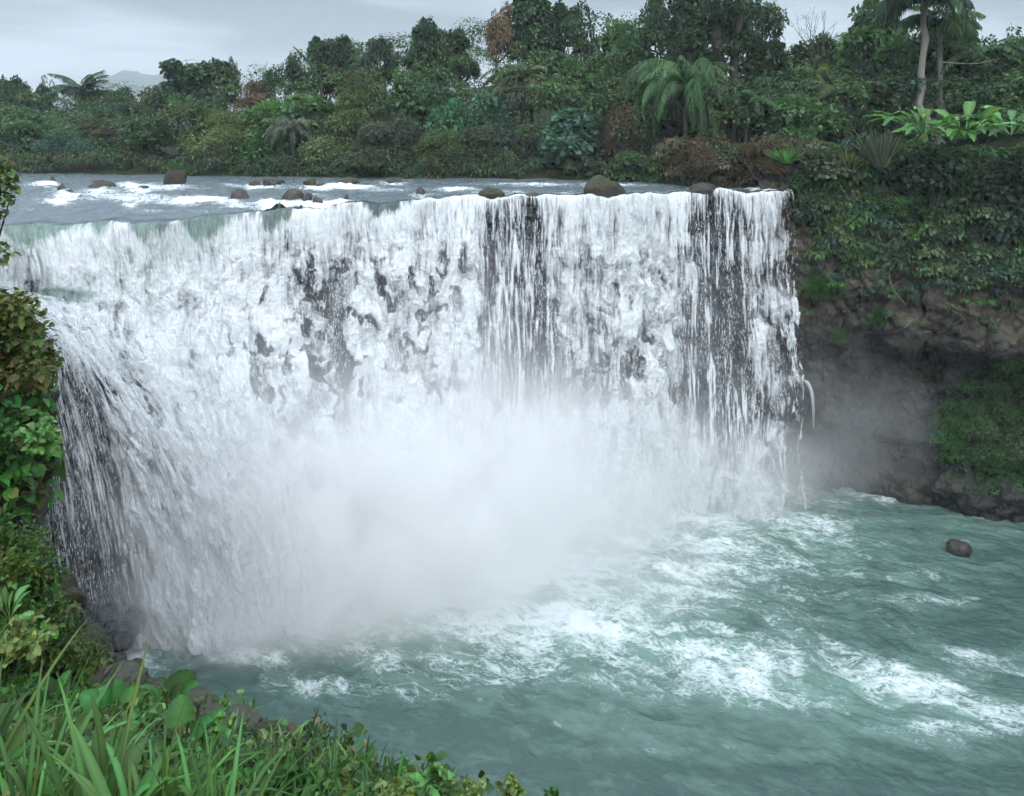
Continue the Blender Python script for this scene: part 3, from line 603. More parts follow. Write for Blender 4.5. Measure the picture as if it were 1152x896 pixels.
# big ledge of brown rock at the waterline, far right
for k, (x, y, w_, h_, lb) in enumerate([(1112, 582, 100, 52, 'broad brown rock ledge at the waterline below the green slope'), (1190, 592, 110, 60, 'brown rock ledge running out of the picture on the right')]):
    p = atz(x, y, 0); s1 = p[1] / FPX
    boulder('rock_ledge', (p[0], p[1] + 1.6, h_ * s1 * .30), (w_ * s1 * .55, 2.2, h_ * s1 * .75), M['cliff'], lb, seed=150 + k, sub=5, cuts=14, depth=(.6, .85), rough=.16, freq=2.6)
LEFTR = [(88, 712, 44, 46, 38.4), (120, 700, 34, 40, 38.9), (106, 690, 50, 60, 39.6), (124, 712, 18, 24, 37.9), (150, 700, 30, 34, 39.0), (138, 722, 26, 18, 37.8), (75, 690, 44, 60, 39.4), (128, 744, 26, 16, 37.2), (152, 749, 20, 11, 36.9), (96, 738, 30, 24, 37.6), (60, 720, 40, 50, 38.6), (172, 690, 26, 24, 39.6)]
LLAB = ['round black boulder under the falling water beside the left bank', 'black boulder with water pouring over its top at the foot of the left fall', 'tallest black boulder at the foot of the left fall', 'small egg-shaped black boulder in front of the wet pile', 'rounded boulder veiled by spray, right side of the wet pile',
        'low black boulder at the front of the wet pile', 'dark boulder at the back of the pile against the gorge wall', 'flat grey rock at the pool edge below the wet pile', 'small brown rock lying in the pool, nearest to the camera below the wet pile', 'low boulder between the left bank and the egg-shaped boulder', 'dark boulder half hidden behind the mossy left bank', 'misted boulder farthest right in the wet pile']
for k, (x, y, w_, h_, Yv) in enumerate(LEFTR):
    Yv -= .7; p = at(x, y, Yv); s1 = Yv / FPX
    boulder('wet_boulder', p, (w_ * s1 * .5, w_ * s1 * .5, h_ * s1 * .5), M['darkrock'] if k != 8 else M['rock'], LLAB[k], group='boulders at the foot of the left fall', seed=170 + k, cuts=7, depth=(.8, .97))

# little side threads of water
def thread(name, pts, wid, label=None):
    pts = catmull(np.array(pts, float), 40); n = len(pts); t_ = np.linspace(0, 1, n); wd = np.interp(t_, np.linspace(0, 1, len(wid)), wid)
    a = np.linspace(-1, 1, 9); V = pts[:, None] + np.stack([a[None] * wd[:, None], -.12 * (1 - a**2)[None] * np.ones((n, 1)) + .04 * pn(a[None] * 3, t_[:, None] * 12, 0, 8), .0 * a[None] * wd[:, None]], -1)
    A = dict(alpha=np.repeat(.75 - .35 * t_, 9), white=np.repeat(np.full(n, .8), 9), lump=np.zeros(n * 9), green=np.zeros(n * 9))
    return struct(obj(name, V, gridF(n, 9), M['fall'], attrs=A, uv=np.stack([np.tile(a * .4, n), np.repeat(t_ * 4, 9)], 1), smooth=True))
thread('side_trickle', [at(902, 427, 53.0), at(908, 430, 52.6), at(913, 442, 52.4), at(915, 460, 52.3), at(915, 482, 52.3)], [.05, .13, .12, .10, .05])
thread('bank_trickle', [at(58, 682, 12.6), at(64, 692, 12.2), at(71, 704, 12.0), at(74, 716, 11.9)], [.03, .05, .07, .10])

# ------------------------------------------------------------------ mist over the plunge pool, and the damp air
def mist_box(name, lo, hi, blob, dens, nscale, step=None):
    lo, hi = np.array(lo, float), np.array(hi, float)
    V = np.array([[x, y, z] for x in (lo[0], hi[0]) for y in (lo[1], hi[1]) for z in (lo[2], hi[2])])
    F_ = np.array([[0, 1, 3, 2], [4, 6, 7, 5], [0, 4, 5, 1], [2, 3, 7, 6], [0, 2, 6, 4], [1, 5, 7, 3]])
    m, t = new_mat(name)
    if blob:
        co = t.n('ShaderNodeTexCoord').outputs['Object']; tot = None
        for (c, r, a) in blob:
            q = t.v('DIVIDE', t.v('SUBTRACT', co, tuple(c)), tuple(r)); g = t.m('MULTIPLY', t.m('EXPONENT', t.m('MULTIPLY', t.v('DOT_PRODUCT', q, q), -1.0)), a)
            tot = g if tot is None else t.m('ADD', tot, g)
        n_ = t.noise(co, nscale, 4, .6, .5)
        den = t.m('MULTIPLY', t.m('MAXIMUM', t.m('SUBTRACT', t.m('MULTIPLY', tot, t.rr(n_, .32, .62, .25, 1.5)), .015), 0.0), dens)
    else: den = dens
    p = t.n('ShaderNodeVolumePrincipled', {'Color': C(.996, .998, 1.0) if blob else C(.86, .93, .99), 'Density': den, 'Anisotropy': 0.0})
    t.n('ShaderNodeOutputMaterial', {'Volume': p}); return struct(obj(name, V, F_, m), 'stuff')
B = [(at(420, 590, 43.0), (8.0, 3.2, 5.0), 1.0), (at(330, 640, 41.0), (6.0, 2.4, 4.2), .9), (at(560, 540, 47.0), (7.5, 2.8, 4.4), .75), (at(690, 530, 49.5), (6.0, 2.2, 3.2), .55), (at(800, 540, 50.5), (4.5, 2.0, 2.2), .40), (at(560, 480, 48.3), (7.0, 2.0, 3.4), .25),
     (at(940, 490, 52.5), (5.5, 2.6, 4.2), .06), (at(240, 620, 39.9), (4.5, 1.8, 4.8), .45), (at(235, 716, 38.0), (3.6, 1.4, 1.5), .45), (at(470, 680, 40.5), (8.5, 2.2, 1.4), .45), (at(640, 620, 45), (6.5, 3.0, 1.6), .35), (at(230, 430, 42.5), (6, 2.2, 4.5), .14), (at(310, 700, 38.8), (6, 1.8, 2.3), .9), (at(470, 640, 42), (9, 2.6, 3.4), .6), (at(450, 380, 49.0), (12, 1.8, 5.0), .09), (at(780, 420, 52.6), (8, 1.8, 7.0), .07), (at(600, 360, 51.0), (13, 1.6, 6.5), .05), (at(860, 540, 52.0), (4.5, 2.0, 2.6), .30), (at(1000, 470, 52.0), (5, 2.5, 4), .05)]
mist_box('mist', (-24.5, 35.0, .06), (27, 54.6, 19.0), B, .62, .30)
mist_box('haze', (-1600, -900, -4.5), (1600, 2100, 150), None, .00042, 1)
# ------------------------------------------------------------------ plants: one mesh per part, copied with its thing
def blob_leaves(bag, c, rad, n, size, col=(1, 1, 1), droop=.25, r=rng, shell=.55, asp=.42, up=.0):
    """n leaves over a lumpy blob at c with half axes rad"""
    d = rand_dirs(n, r); d[:, 2] = np.where(d[:, 2] < -.35, -d[:, 2] * .6, d[:, 2]); d = unit(d)
    lump = 1 + .28 * pn(d[:, 0] * 2.2 + c[0], d[:, 1] * 2.2 + c[1], d[:, 2] * 2.2 + c[2], 3)
    k = (1 - (1 - shell) * r.random(n)**2.2) * lump
    P = np.asarray(c) + d * np.asarray(rad) * k[:, None]
    D = unit(d + r.normal(0, .55, (n, 3)) + np.array([0, 0, up - droop]))
    L = size * r.uniform(.6, 1.35, n)
    V, F_, li = leaves(P, D, L, L * asp, bend=droop, roll=r.normal(0, .6, n), r=r)
    cl = np.asarray(col, float) * np.ones((n, 3)); bag.add(V, F_, cl[li])

def limb_path(a, b, r, sag=.12, n=7):
    a, b = np.asarray(a, float), np.asarray(b, float); t = np.linspace(0, 1, n)[:, None]; L = np.linalg.norm(b - a)
    off = r.normal(0, sag * L, 3) * np.array([1, 1, .4])
    return a + (b - a) * t + off * (t * (1 - t) * 2) + r.normal(0, .015 * L, (n, 3)) * t * (1 - t) * 4

def proto_broad(seed, nb=16, leaf=.05, nl=330, crown_lo=.18, spread=.42, flat=.75, blobr=(.12, .2), trunk=.03, gaps=0):
    """unit tree, 1 m high, standing at the origin -> parts"""
    r = np.random.default_rng(seed); tr, cr = Bag(), Bag()
    mid = (1 + crown_lo) / 2; hh = (1 - crown_lo) / 2
    pts = limb_path((0, 0, -.05), (r.normal(0, .03), r.normal(0, .03), mid + .05), r, .05, 10); tr.add(*tube(pts, np.linspace(trunk, trunk * .45, 10)))
    for k in range(nb):
        d = rand_dirs(1, r)[0]; d[2] = abs(d[2]) * 1.2 - .35; q = r.uniform(.45, .95)
        c = np.array([d[0] * spread * q, d[1] * spread * q, mid + d[2] * hh * .85 * q]); br = r.uniform(*blobr)
        s = pts[r.integers(4, 9)]; tr.add(*tube(limb_path(s, c, r), np.linspace(trunk * .4, trunk * .1, 7), 5))
        g = r.uniform(.55, 1.45); blob_leaves(cr, c, (br, br, br * flat), nl, leaf, (g, g * r.uniform(.92, 1.05), g * .95), r=r)
        for _ in range(3):
            e = c + rand_dirs(1, r)[0] * br * np.array([1, 1, .7]); tr.add(*tube(limb_path(c, e, r), np.linspace(trunk * .12, trunk * .04, 7), 4))
            blob_leaves(cr, e, (br * .45, br * .45, br * .35), nl // 6, leaf, (g * 1.1, g * 1.1, g), r=r)
    return [('trunk', tr.data('trunk'), 'bark'), ('crown', cr.data('crown'), None)]
def proto_shrub(seed, nb=9, leaf=.09, nl=420, flat=.8, asp=.42, up=.1):
    """unit shrub 1 m wide and 1 m high, blobs down to the ground"""
    r = np.random.default_rng(seed); tr, cr = Bag(), Bag()
    for k in range(nb):
        a = r.uniform(0, 6.28); q = r.uniform(0, .3); z_ = r.uniform(.18, .72); q *= 1.25 - z_ * .6
        c = np.array([math.cos(a) * q, math.sin(a) * q, z_]); br = r.uniform(.17, .28) * (1.15 - z_ * .35)
        tr.add(*tube(limb_path((r.normal(0, .04), r.normal(0, .04), -.05), c, r), np.linspace(.022, .006, 7), 5))
        g = r.uniform(.6, 1.5); blob_leaves(cr, c, (br, br, br * flat), nl, leaf, (g, g * r.uniform(.94, 1.05), g * .95), r=r, asp=asp, up=up)
    return [('stem', tr.data('stem'), 'bark'), ('foliage', cr.data('foliage'), None)]
def frond(bag, base, yaw, elev, L, droop, nleaf, lw, ll, r, col=(1, 1, 1), hang=.35, seg=16, rach=.012):
    t = np.linspace(0, 1, seg); el = elev - droop * t**1.3
    st = np.stack([np.cos(el) * math.cos(yaw), np.cos(el) * math.sin(yaw), np.sin(el)], 1) * L / (seg - 1)
    pts = np.asarray(base) + np.concatenate([[np.zeros(3)], np.cumsum(st, 0)[:-1]])
    V, F_ = tube(pts, np.linspace(rach, rach * .2, seg) * L, 4); bag.add(V, F_, np.asarray(col) * 1.3)
    u = np.repeat(np.linspace(.12, 1, nleaf), 2); sgn = np.tile([1, -1], nleaf)
    P = np.stack([np.interp(u, t, pts[:, k]) for k in range(3)], 1); T = unit(np.stack([np.interp(u, t, st[:, k]) for k in range(3)], 1))
    side = unit(np.cross(T, [0, 0, 1.])) * sgn[:, None]
    D = side + T * .55 + np.array([0, 0, -hang]) + r.normal(0, .08, (len(u), 3))
    ln = ll * L * np.sin(np.pi * (u * .86 + .12))**.6 * r.uniform(.85, 1.15, len(u))
    V, F_, li = leaves(P, D, ln, lw * L, S=2, bend=hang, prof='blade', roll=r.normal(0, .2, len(u)), r=r); bag.add(V, F_, np.asarray(col))
def proto_palm(seed, nf=22, sag=.03, flen=.42, trunk_h=.72, tr_r=.022, hang=.4, droop=1.9, elev=(.1, 1.25), nleaf=26, lw=.02, ll=.26, skirt=0):
    r = np.random.default_rng(seed); tr, cr = Bag(), Bag()
    pts = limb_path((0, 0, -.05), (r.normal(0, sag), r.normal(0, sag), trunk_h), r, sag, 12); tr.add(*tube(pts, np.linspace(tr_r * 1.2, tr_r * .8, 12) * (1 + .08 * np.sin(np.arange(12) * 2.6))))
    for k in range(nf):
        e = r.uniform(*elev); frond(cr, pts[-1], k * 2.4 + r.normal(0, .2), e, flen * r.uniform(.85, 1.1), droop * r.uniform(.7, 1.1), nleaf, lw, ll, r, np.array([1, 1, 1]) * r.uniform(.7, 1.3), hang)
    for k in range(skirt):
        frond(cr, pts[-2], k * 2.1 + r.normal(0, .3), -.5, flen * r.uniform(.6, .9), .9, nleaf // 2, lw * .7, ll * .6, r, (1.5, 1.2, .9), .8)
    return [('trunk', tr.data('trunk'), 'bark'), ('crown', cr.data('crown'), None)]
def proto_bare(seed, depth=5):
    r = np.random.default_rng(seed); tr = Bag()
    def grow(p, d, L, rad, k):
        q = p + d * L; tr.add(*tube(limb_path(p, q, r, .06), np.linspace(rad, rad * .62, 7), 5))
        if k == 0: return
        for _ in range(2 if r.random() < .75 else 3): grow(q, unit(d + r.normal(0, .36, 3) + np.array([0, 0, .12])), L * r.uniform(.6, .82), rad * .6, k - 1)
    grow(np.array([0, 0, -.05]), np.array([.05, 0, 1.]), .34, .02, depth)
    return [('trunk', tr.data('trunk'), 'bark')]
MIDRIB = lambda n, S, a=1.3, b=.88: np.tile(np.tile([b, a, b], S + 1), n)[:, None]
def proto_grass(seed, n=260, L=(.6, 1.1), W=.012, spread=.16, bend=.45, up=1.0):
    r = np.random.default_rng(seed); b = Bag(); a = r.uniform(0, 6.28, n); q = np.sqrt(r.random(n)) * spread
    P = np.stack([np.cos(a) * q, np.sin(a) * q, np.zeros(n) - .03], 1); D = np.stack([np.cos(a) * r.uniform(.1, .8, n), np.sin(a) * r.uniform(.1, .8, n), np.full(n, up)], 1) + r.normal(0, .12, (n, 3))
    V, F_, li = leaves(P, D, r.uniform(*L, n), W * r.uniform(.6, 1.4, n) * np.where(r.random(n) < .15, 1.9, 1), S=6, bend=r.uniform(.2, 1, n) * bend, prof='blade', r=r)
    g = r.uniform(.6, 1.4, n)[:, None] * np.array([1, 1, 1]); g = np.where(r.random(n)[:, None] < .12, g * np.array([1.9, 1.25, .9]), g); b.add(V, F_, g[li] * MIDRIB(n, 6))
    return [('blades', b.data('blades', True), None)]
def proto_bigleaf(seed, n=16, L=(.5, 1.0), W=.13, bend=.5, stalk=.35, prof='paddle', spread=.06):
    """a rosette of large paddle leaves on stalks"""
    r = np.random.default_rng(seed); lv, stx = Bag(), Bag()
    for k in range(n):
        yaw = k * 2.4 + r.normal(0, .25); el = r.uniform(.35, 1.25); d = np.array([math.cos(yaw) * math.cos(el), math.sin(yaw) * math.cos(el), math.sin(el)])
        ln = r.uniform(*L); p0 = np.array([math.cos(yaw), math.sin(yaw), 0]) * spread; p1 = p0 + d * ln * stalk
        stx.add(*tube(np.linspace(p0, p1 + d * ln * .1, 5), np.linspace(.014, .009, 5), 5))
        V, F_, li = leaves(p1[None], d[None], ln * (1 - stalk * .5), W * ln * r.uniform(.8, 1.2), S=14, bend=bend * r.uniform(.6, 1.3), prof=prof, fold=.32, roll=r.normal(0, .35, 1), r=r)
        V = V + .012 * np.sin(V[:, :1] * 40 + V[:, 1:2] * 37) * np.array([0, 0, 1]); lv.add(V, F_, np.ones((len(V), 3)) * r.uniform(.6, 1.35) * MIDRIB(1, 14, 1.5, .85))
    return [('stalk', stx.data('stalk'), None), ('leaf_rosette', lv.data('leaf_rosette', True), None)]
def proto_bush(seed, n=420, L=.11, W=.045, prof='leaf', nst=26, rad=.5, hgt=.75, droop=.5):
    """leafy near bush with real curved leaves, 1 m wide"""
    r = np.random.default_rng(seed); lv, stx = Bag(), Bag(); P, D = [], []
    for k in range(nst):
        a = r.uniform(0, 6.28); q = rad * math.sqrt(r.random()); e = np.array([math.cos(a) * q, math.sin(a) * q, hgt * r.uniform(.35, 1) * (1 - .5 * (q / rad)**2)])
        pts = limb_path(e * .05 - [0, 0, .04], e, r, .15, 9); stx.add(*tube(pts, np.linspace(.008, .003, 9), 4), col=(.8, .9, .5))
        m_ = max(2, n // nst); u = r.uniform(.3, 1, m_); pp = np.stack([np.interp(u, np.linspace(0, 1, 9), pts[:, c]) for c in range(3)], 1); P.append(pp)
        D.append(unit(r.normal(0, 1, (m_, 3)) * [1, 1, .45] + unit(e[None]) * .7))
    P, D = np.concatenate(P), np.concatenate(D); m_ = len(P); ln = L * r.uniform(.55, 1.3, m_)
    V, F_, li = leaves(P, D, ln, ln * W / L, S=5, bend=droop * r.uniform(.4, 1.2, m_), prof=prof, roll=r.normal(0, .4, m_), r=r)
    g = r.uniform(.55, 1.45, m_)[:, None] * np.array([1, 1, 1]); g = np.where(r.random(m_)[:, None] < .06, g * [2.0, 1.4, .5], g); lv.add(V, F_, g[li] * MIDRIB(m_, 5))
    return [('stem', stx.data('stem'), None), ('foliage', lv.data('foliage', True), None)]

PROTO = {
    'broad': [proto_broad(1), proto_broad(2, nb=17), proto_broad(3, nb=12, blobr=(.13, .22))],
    'tall': [proto_broad(11, nb=20, crown_lo=.12, spread=.24, blobr=(.07, .13), leaf=.035, nl=260, trunk=.022), proto_broad(12, nb=24, crown_lo=.15, spread=.26, blobr=(.06, .12), leaf=.032, nl=240, trunk=.022)],
    'airy': [proto_broad(21, nb=22, crown_lo=.25, spread=.36, blobr=(.05, .10), leaf=.026, nl=170, trunk=.02), proto_broad(22, nb=18, crown_lo=.3, spread=.38, blobr=(.05, .11), leaf=.026, nl=150, trunk=.02)],
    'layer': [proto_broad(31, nb=14, crown_lo=.2, spread=.3, flat=.3, blobr=(.14, .22), leaf=.04, nl=260, trunk=.02)],
    'shrub': [proto_shrub(41), proto_shrub(42, nb=11, leaf=.075), proto_shrub(43, nb=8, leaf=.08)],
    'fine': [proto_shrub(51, nb=12, leaf=.045, nl=800, asp=.25), proto_shrub(52, nb=14, leaf=.04, nl=760, asp=.22)],
    'palm': [proto_palm(61, nf=20, flen=.36, trunk_h=.66, skirt=7, lw=.026, ll=.24, elev=(-.4, 1.35), droop=1.25)],
    'weeping': [proto_palm(71, nf=46, flen=.55, trunk_h=.58, hang=.6, droop=2.5, elev=(.0, 1.35), nleaf=30, lw=.011, ll=.13)],
    'fern': [proto_palm(81, nf=20, flen=.5, trunk_h=.55, tr_r=.03, hang=.15, droop=1.2, elev=(.05, .6), nleaf=26, lw=.018, ll=.20)],
    'tallpalm': [proto_palm(91, nf=20, flen=.24, trunk_h=.84, sag=.002, tr_r=.014, hang=.7, droop=1.7, elev=(-.2, 1.1), nleaf=26, lw=.024, ll=.28)],
    'bare': [proto_bare(101), proto_bare(102, 4)],
    'tuft': [proto_grass(111), proto_grass(112, n=200, bend=.7)],
    'rosette': [proto_bigleaf(121, n=26, W=.085, bend=.6), proto_bigleaf(122, n=24, W=.09, bend=.65)],
    'leafy': [proto_bush(131), proto_bush(132, L=.14, W=.06)],
}
CNT = {}
def plant(kind, name, cat, label, mat, loc, size, var=None, rotz=None, group=None, barkm='bark', tilt=(0, 0)):
    r = np.random.default_rng(abs(hash((round(float(loc[0]), 2), round(float(loc[1]), 2)))) % 2**31)
    pv = PROTO[kind]; CNT[kind] = CNT.get(kind, 0) + 1; parts = pv[(CNT[kind] if var is None else var) % len(pv)]
    root = empty(name, tuple(loc)); root.rotation_euler = (tilt[0], tilt[1], (CNT[kind] * 2.399) % 6.28 if rotz is None else rotz)
    root.scale = size if hasattr(size, '__len__') else (size,) * 3
    tag(root, label, cat, group)
    for nm, me, mk in parts:
        o = bpy.data.objects.new(nm, me); COL.objects.link(o); o.parent = root
        if not me.materials: me.materials.append(None)
        o.material_slots[0].link = 'OBJECT'; o.material_slots[0].material = M[barkm] if mk == 'bark' else M[mat]
    return root
def bankY(x):                                     # distance of the far bank seen in photo column x
    bx = CX + FPX * BANK[:, 0] / BANK[:, 1]; return float(np.interp(x, bx, BANK[:, 1]))
def gz(X, Y): return float(ground_z(np.array([X]), np.array([Y]))[0])

# x, top row, width px, metres behind the bank, kind, leaf colour, name, category, label
T = [
 (16, 76, 38, 14, 'broad', 'dark', 'broadleaf_tree', 'tree', 'small dark round-topped tree on the skyline at the far left edge'),
 (50, 77, 26, 16, 'layer', 'dark', 'layered_tree', 'tree', 'small dark tree with a flat layered top, just left of the spreading palm'),
 (90, 70, 80, 13, 'palm', 'dark', 'palm_tree', 'palm', 'spreading dark palm standing above the skyline on the left'),
 (130, 92, 46, 12, 'broad', 'dark', 'broadleaf_tree', 'tree', 'dark tree between the spreading palm and the blue mountain'),
 (172, 93, 44, 13, 'broad', 'olive', 'broadleaf_tree', 'tree', 'low olive tree just below the blue mountain'),
 (205, 48, 76, 12, 'tall', 'dark', 'broadleaf_tree', 'tree', 'tall dark clumpy tree right of the blue mountain, left one of the pair'),
 (240, 50, 60, 13, 'tall', 'dark', 'broadleaf_tree', 'tree', 'tall dark clumpy tree right of the blue mountain, right one of the pair'),
 (262, 52, 22, 14, 'airy', 'dark', 'slender_tree', 'tree', 'slender dark tree with a small top right of the tall dark pair'),
 (290, 72, 60, 10, 'airy', 'brown', 'dry_tree', 'tree', 'reddish brown thin-leaved tree on the skyline left of the spiky frond'),
 (322, 48, 60, 10, 'airy', 'dark', 'broadleaf_tree', 'tree', 'airy dark tree under the single spiky frond'),
 (365, 18, 46, 11, 'tall', 'dark', 'broadleaf_tree', 'tree', 'tallest dark tree of the left skyline with a narrow notched top'),
 (385, 20, 46, 13, 'tall', 'dark', 'broadleaf_tree', 'tree', 'dark tree close against the right side of the narrow notched tree'),
 (425, 16, 70, 10, 'airy', 'dark', 'broadleaf_tree', 'tree', 'airy dark tree in the dip of the skyline above the middle of the left half'),
 (453, 28, 30, 9, 'bare', 'dark', 'bare_tree', 'tree', 'thin bare tree sticking up between two dark crowns'),
 (485, 6, 66, 11, 'broad', 'dark', 'broadleaf_tree', 'tree', 'dark dense tree left of the narrow gap of sky at the top'),
 (515, 8, 50, 12, 'tall', 'dark', 'broadleaf_tree', 'tree', 'tall dark tree touching the narrow gap of sky from the left'),
 (562, -14, 56, 10, 'airy', 'brown', 'dry_tree', 'tree', 'tall brownish half bare tree reaching the top edge of the photo'),
 (600, -36, 80, 12, 'tall', 'dark', 'broadleaf_tree', 'tree', 'tall dark tree running out of the top edge right of the brownish one'),
 (640, -30, 84, 11, 'airy', 'dark', 'broadleaf_tree', 'tree', 'tall lacy tree at the top edge, left of the small sky gap'),
 (700, 8, 80, 10, 'broad', 'mid', 'broadleaf_tree', 'tree', 'rounded mid green tree below the small sky gap at the top'),
 (745, -40, 70, 9, 'airy', 'dark', 'broadleaf_tree', 'tree', 'lacy dark tree left of the thick leaning trunks at the top edge'),
 (122, 122, 66, 6, 'airy', 'brown', 'dry_tree', 'tree', 'wide reddish brown tree standing over the far bank under the palm'),
 (30, 118, 70, 5, 'broad', 'mid', 'broadleaf_tree', 'tree', 'bushy green tree over the far bank at the left edge, below the layered tree'),
 (70, 140, 60, 2, 'fine', 'bluish', 'bank_shrub', 'shrub', 'blue green shrub on the far bank left of the reddish brown tree'),
 (165, 128, 70, 3, 'broad', 'mid', 'broadleaf_tree', 'tree', 'mid green tree right of the reddish brown tree, behind the river boulders'),
 (228, 104, 90, 4, 'fine', 'olive', 'feathery_tree', 'tree', 'broad feathery olive tree on the far bank below the tall dark pair'),
 (262, 118, 80, 2.5, 'fine', 'olive', 'feathery_tree', 'tree', 'feathery olive tree left of the bright green vines'),
 (300, 100, 60, 3, 'shrub', 'bright', 'vine_covered_tree', 'tree', 'bright green vine-covered tree left of the drooping pale canopy'),
 (285, 140, 46, 1, 'shrub', 'bright', 'bank_shrub', 'shrub', 'bright green shrub reaching down to the water under the vine-covered tree'),
 (345, 96, 90, 5, 'shrub', 'mid', 'broadleaf_tree', 'tree', 'dense green tree behind the drooping pale canopy'),
 (330, 128, 60, 2, 'weeping', 'grey', 'weeping_tree', 'tree', 'pale grey green drooping canopy over a dark hollow on the left far bank'),
 (385, 108, 80, 3, 'fine', 'olive', 'feathery_tree', 'tree', 'feathery olive tree right of the drooping pale canopy'),
 (410, 66, 80, 7, 'fine', 'olive', 'feathery_tree', 'tree', 'tall feathery tree under the dip of the skyline'),
 (430, 125, 90, 1.5, 'fine', 'grey', 'feathery_tree', 'tree', 'grey green feathery tree on the bank left of the bright teal trees'),
 (470, 70, 80, 6, 'broad', 'mid', 'broadleaf_tree', 'tree', 'mid green tree behind and above the left teal tree'),
 (512, 98, 54, 3, 'shrub', 'teal', 'broadleaf_tree', 'tree', 'bright teal tree, left one of two in the middle of the far bank'),
 (552, 96, 56, 3, 'shrub', 'bluish', 'broadleaf_tree', 'tree', 'blue green tree, right one of two in the middle of the far bank'),
 (495, 140, 70, .8, 'fine', 'olive', 'bank_shrub', 'shrub', 'olive shrub at the water under the bright teal tree'),
 (545, 132, 70, .8, 'fine', 'grey', 'bank_shrub', 'shrub', 'grey green shrub at the water under the blue green tree'),
 (590, 60, 80, 6, 'fern', 'olive', 'tree_fern', 'tree fern', 'wide olive tree fern crown above a dark hollow in the middle of the far bank'),
 (640, 52, 90, 7, 'broad', 'mid', 'broadleaf_tree', 'tree', 'mid green tree above the round bluish shrub'),
 (635, 112, 80, 1.8, 'shrub', 'bluish', 'round_shrub', 'shrub', 'large round bluish green shrub at the water left of the brown dead one'),
 (700, 108, 56, 3, 'fine', 'brown', 'dry_shrub', 'shrub', 'brown withered shrub between the round bluish one and the weeping palm'),
 (675, 178, 34, .5, 'fine', 'brown', 'bank_shrub', 'shrub', 'small brownish shrub at the water right of the round bluish one'),
 (713, 164, 44, .8, 'shrub', 'mid', 'bank_shrub', 'shrub', 'small green shrub at the water below the brown withered one'),
 (700, 60, 90, 7, 'fine', 'mid', 'broadleaf_tree', 'tree', 'leafy green tree above the brown withered shrub'),
 (770, 62, 92, 3.0, 'weeping', 'mid', 'weeping_palm', 'palm', 'weeping green palm with hanging fronds above the brown bank bushes'),
 (735, 72, 60, 5.0, 'weeping', 'mid', 'weeping_palm', 'palm', 'smaller weeping palm just left of the larger weeping palm'),
 (775, 40, 60, 8, 'shrub', 'dark', 'broadleaf_tree', 'tree', 'dark rounded tree behind the top of the weeping palm'),
 (838, 92, 76, 4, 'fern', 'mid', 'tree_fern', 'tree fern', 'green tree fern right of the weeping palm'),
 (845, -40, 110, 10, 'airy', 'dark', 'emergent_tree', 'tree', 'huge dark tree with thick trunks rising out of the top edge'),
 (785, -60, 110, 10, 'airy', 'dark', 'emergent_tree', 'tree', 'huge dark tree leaning left out of the top edge beside the thick trunks'),
 (862, 30, 70, 9, 'shrub', 'dark', 'broadleaf_tree', 'tree', 'dark tree filling the space under the huge trunks'),
 (912, -6, 66, 8, 'bare', 'dark', 'bare_tree', 'tree', 'leafless forked tree against the patch of sky right of the huge trunks'),
 (900, 38, 60, 12, 'broad', 'dark', 'broadleaf_tree', 'tree', 'rounded dark tree behind the leafless forked tree'),
 (935, 30, 60, 13, 'broad', 'dark', 'broadleaf_tree', 'tree', 'dark tree right of the leafless forked tree below the sky'),
 (916, 60, 44, 6, 'fern', 'lime', 'tree_fern', 'tree fern', 'yellow green tree fern catching light right of the leafless tree'),
 (900, 92, 90, 4, 'shrub', 'mid', 'broadleaf_tree', 'tree', 'leafy tree below the yellow green tree fern'),
 (950, 80, 90, 5, 'fern', 'olive', 'tree_fern', 'tree fern', 'broad olive tree fern left of the pale trunks'),
 (985, -10, 90, 9, 'broad', 'mid', 'broadleaf_tree', 'tree', 'big green tree at the top edge left of the tall pale palm'),
 (1040, -50, 120, 2.2, 'tallpalm', 'dark', 'palm_tree', 'palm', 'tall palm with a pale straight trunk on the right bank'),
 (1056, -10, 90, 5, 'tallpalm', 'mid', 'palm_tree', 'palm', 'thinner palm standing close behind the tall pale trunk'),
 (1100, 32, 90, 6, 'fern', 'mid', 'tree_fern', 'tree fern', 'feathery tree fern right of the tall palm below the sky'),
 (1138, 20, 60, 8, 'layer', 'dark', 'broadleaf_tree', 'tree', 'dark flat-topped tree at the top right corner'),
 (1060, 10, 100, 11, 'broad', 'dark', 'broadleaf_tree', 'tree', 'dark tree behind the two palms on the right'),
 (1000, 60, 100, 7, 'broad', 'dark', 'broadleaf_tree', 'tree', 'dark tree in the shade left of the tall pale trunk'),
 (1130, 60, 90, 5, 'fine', 'mid', 'feathery_tree', 'tree', 'soft feathery green tree at the right edge above the big-leaved plants'),
 (1110, 60, 80, 7, 'shrub', 'dark', 'broadleaf_tree', 'tree', 'dark tree behind the feathery one at the right edge'),
]
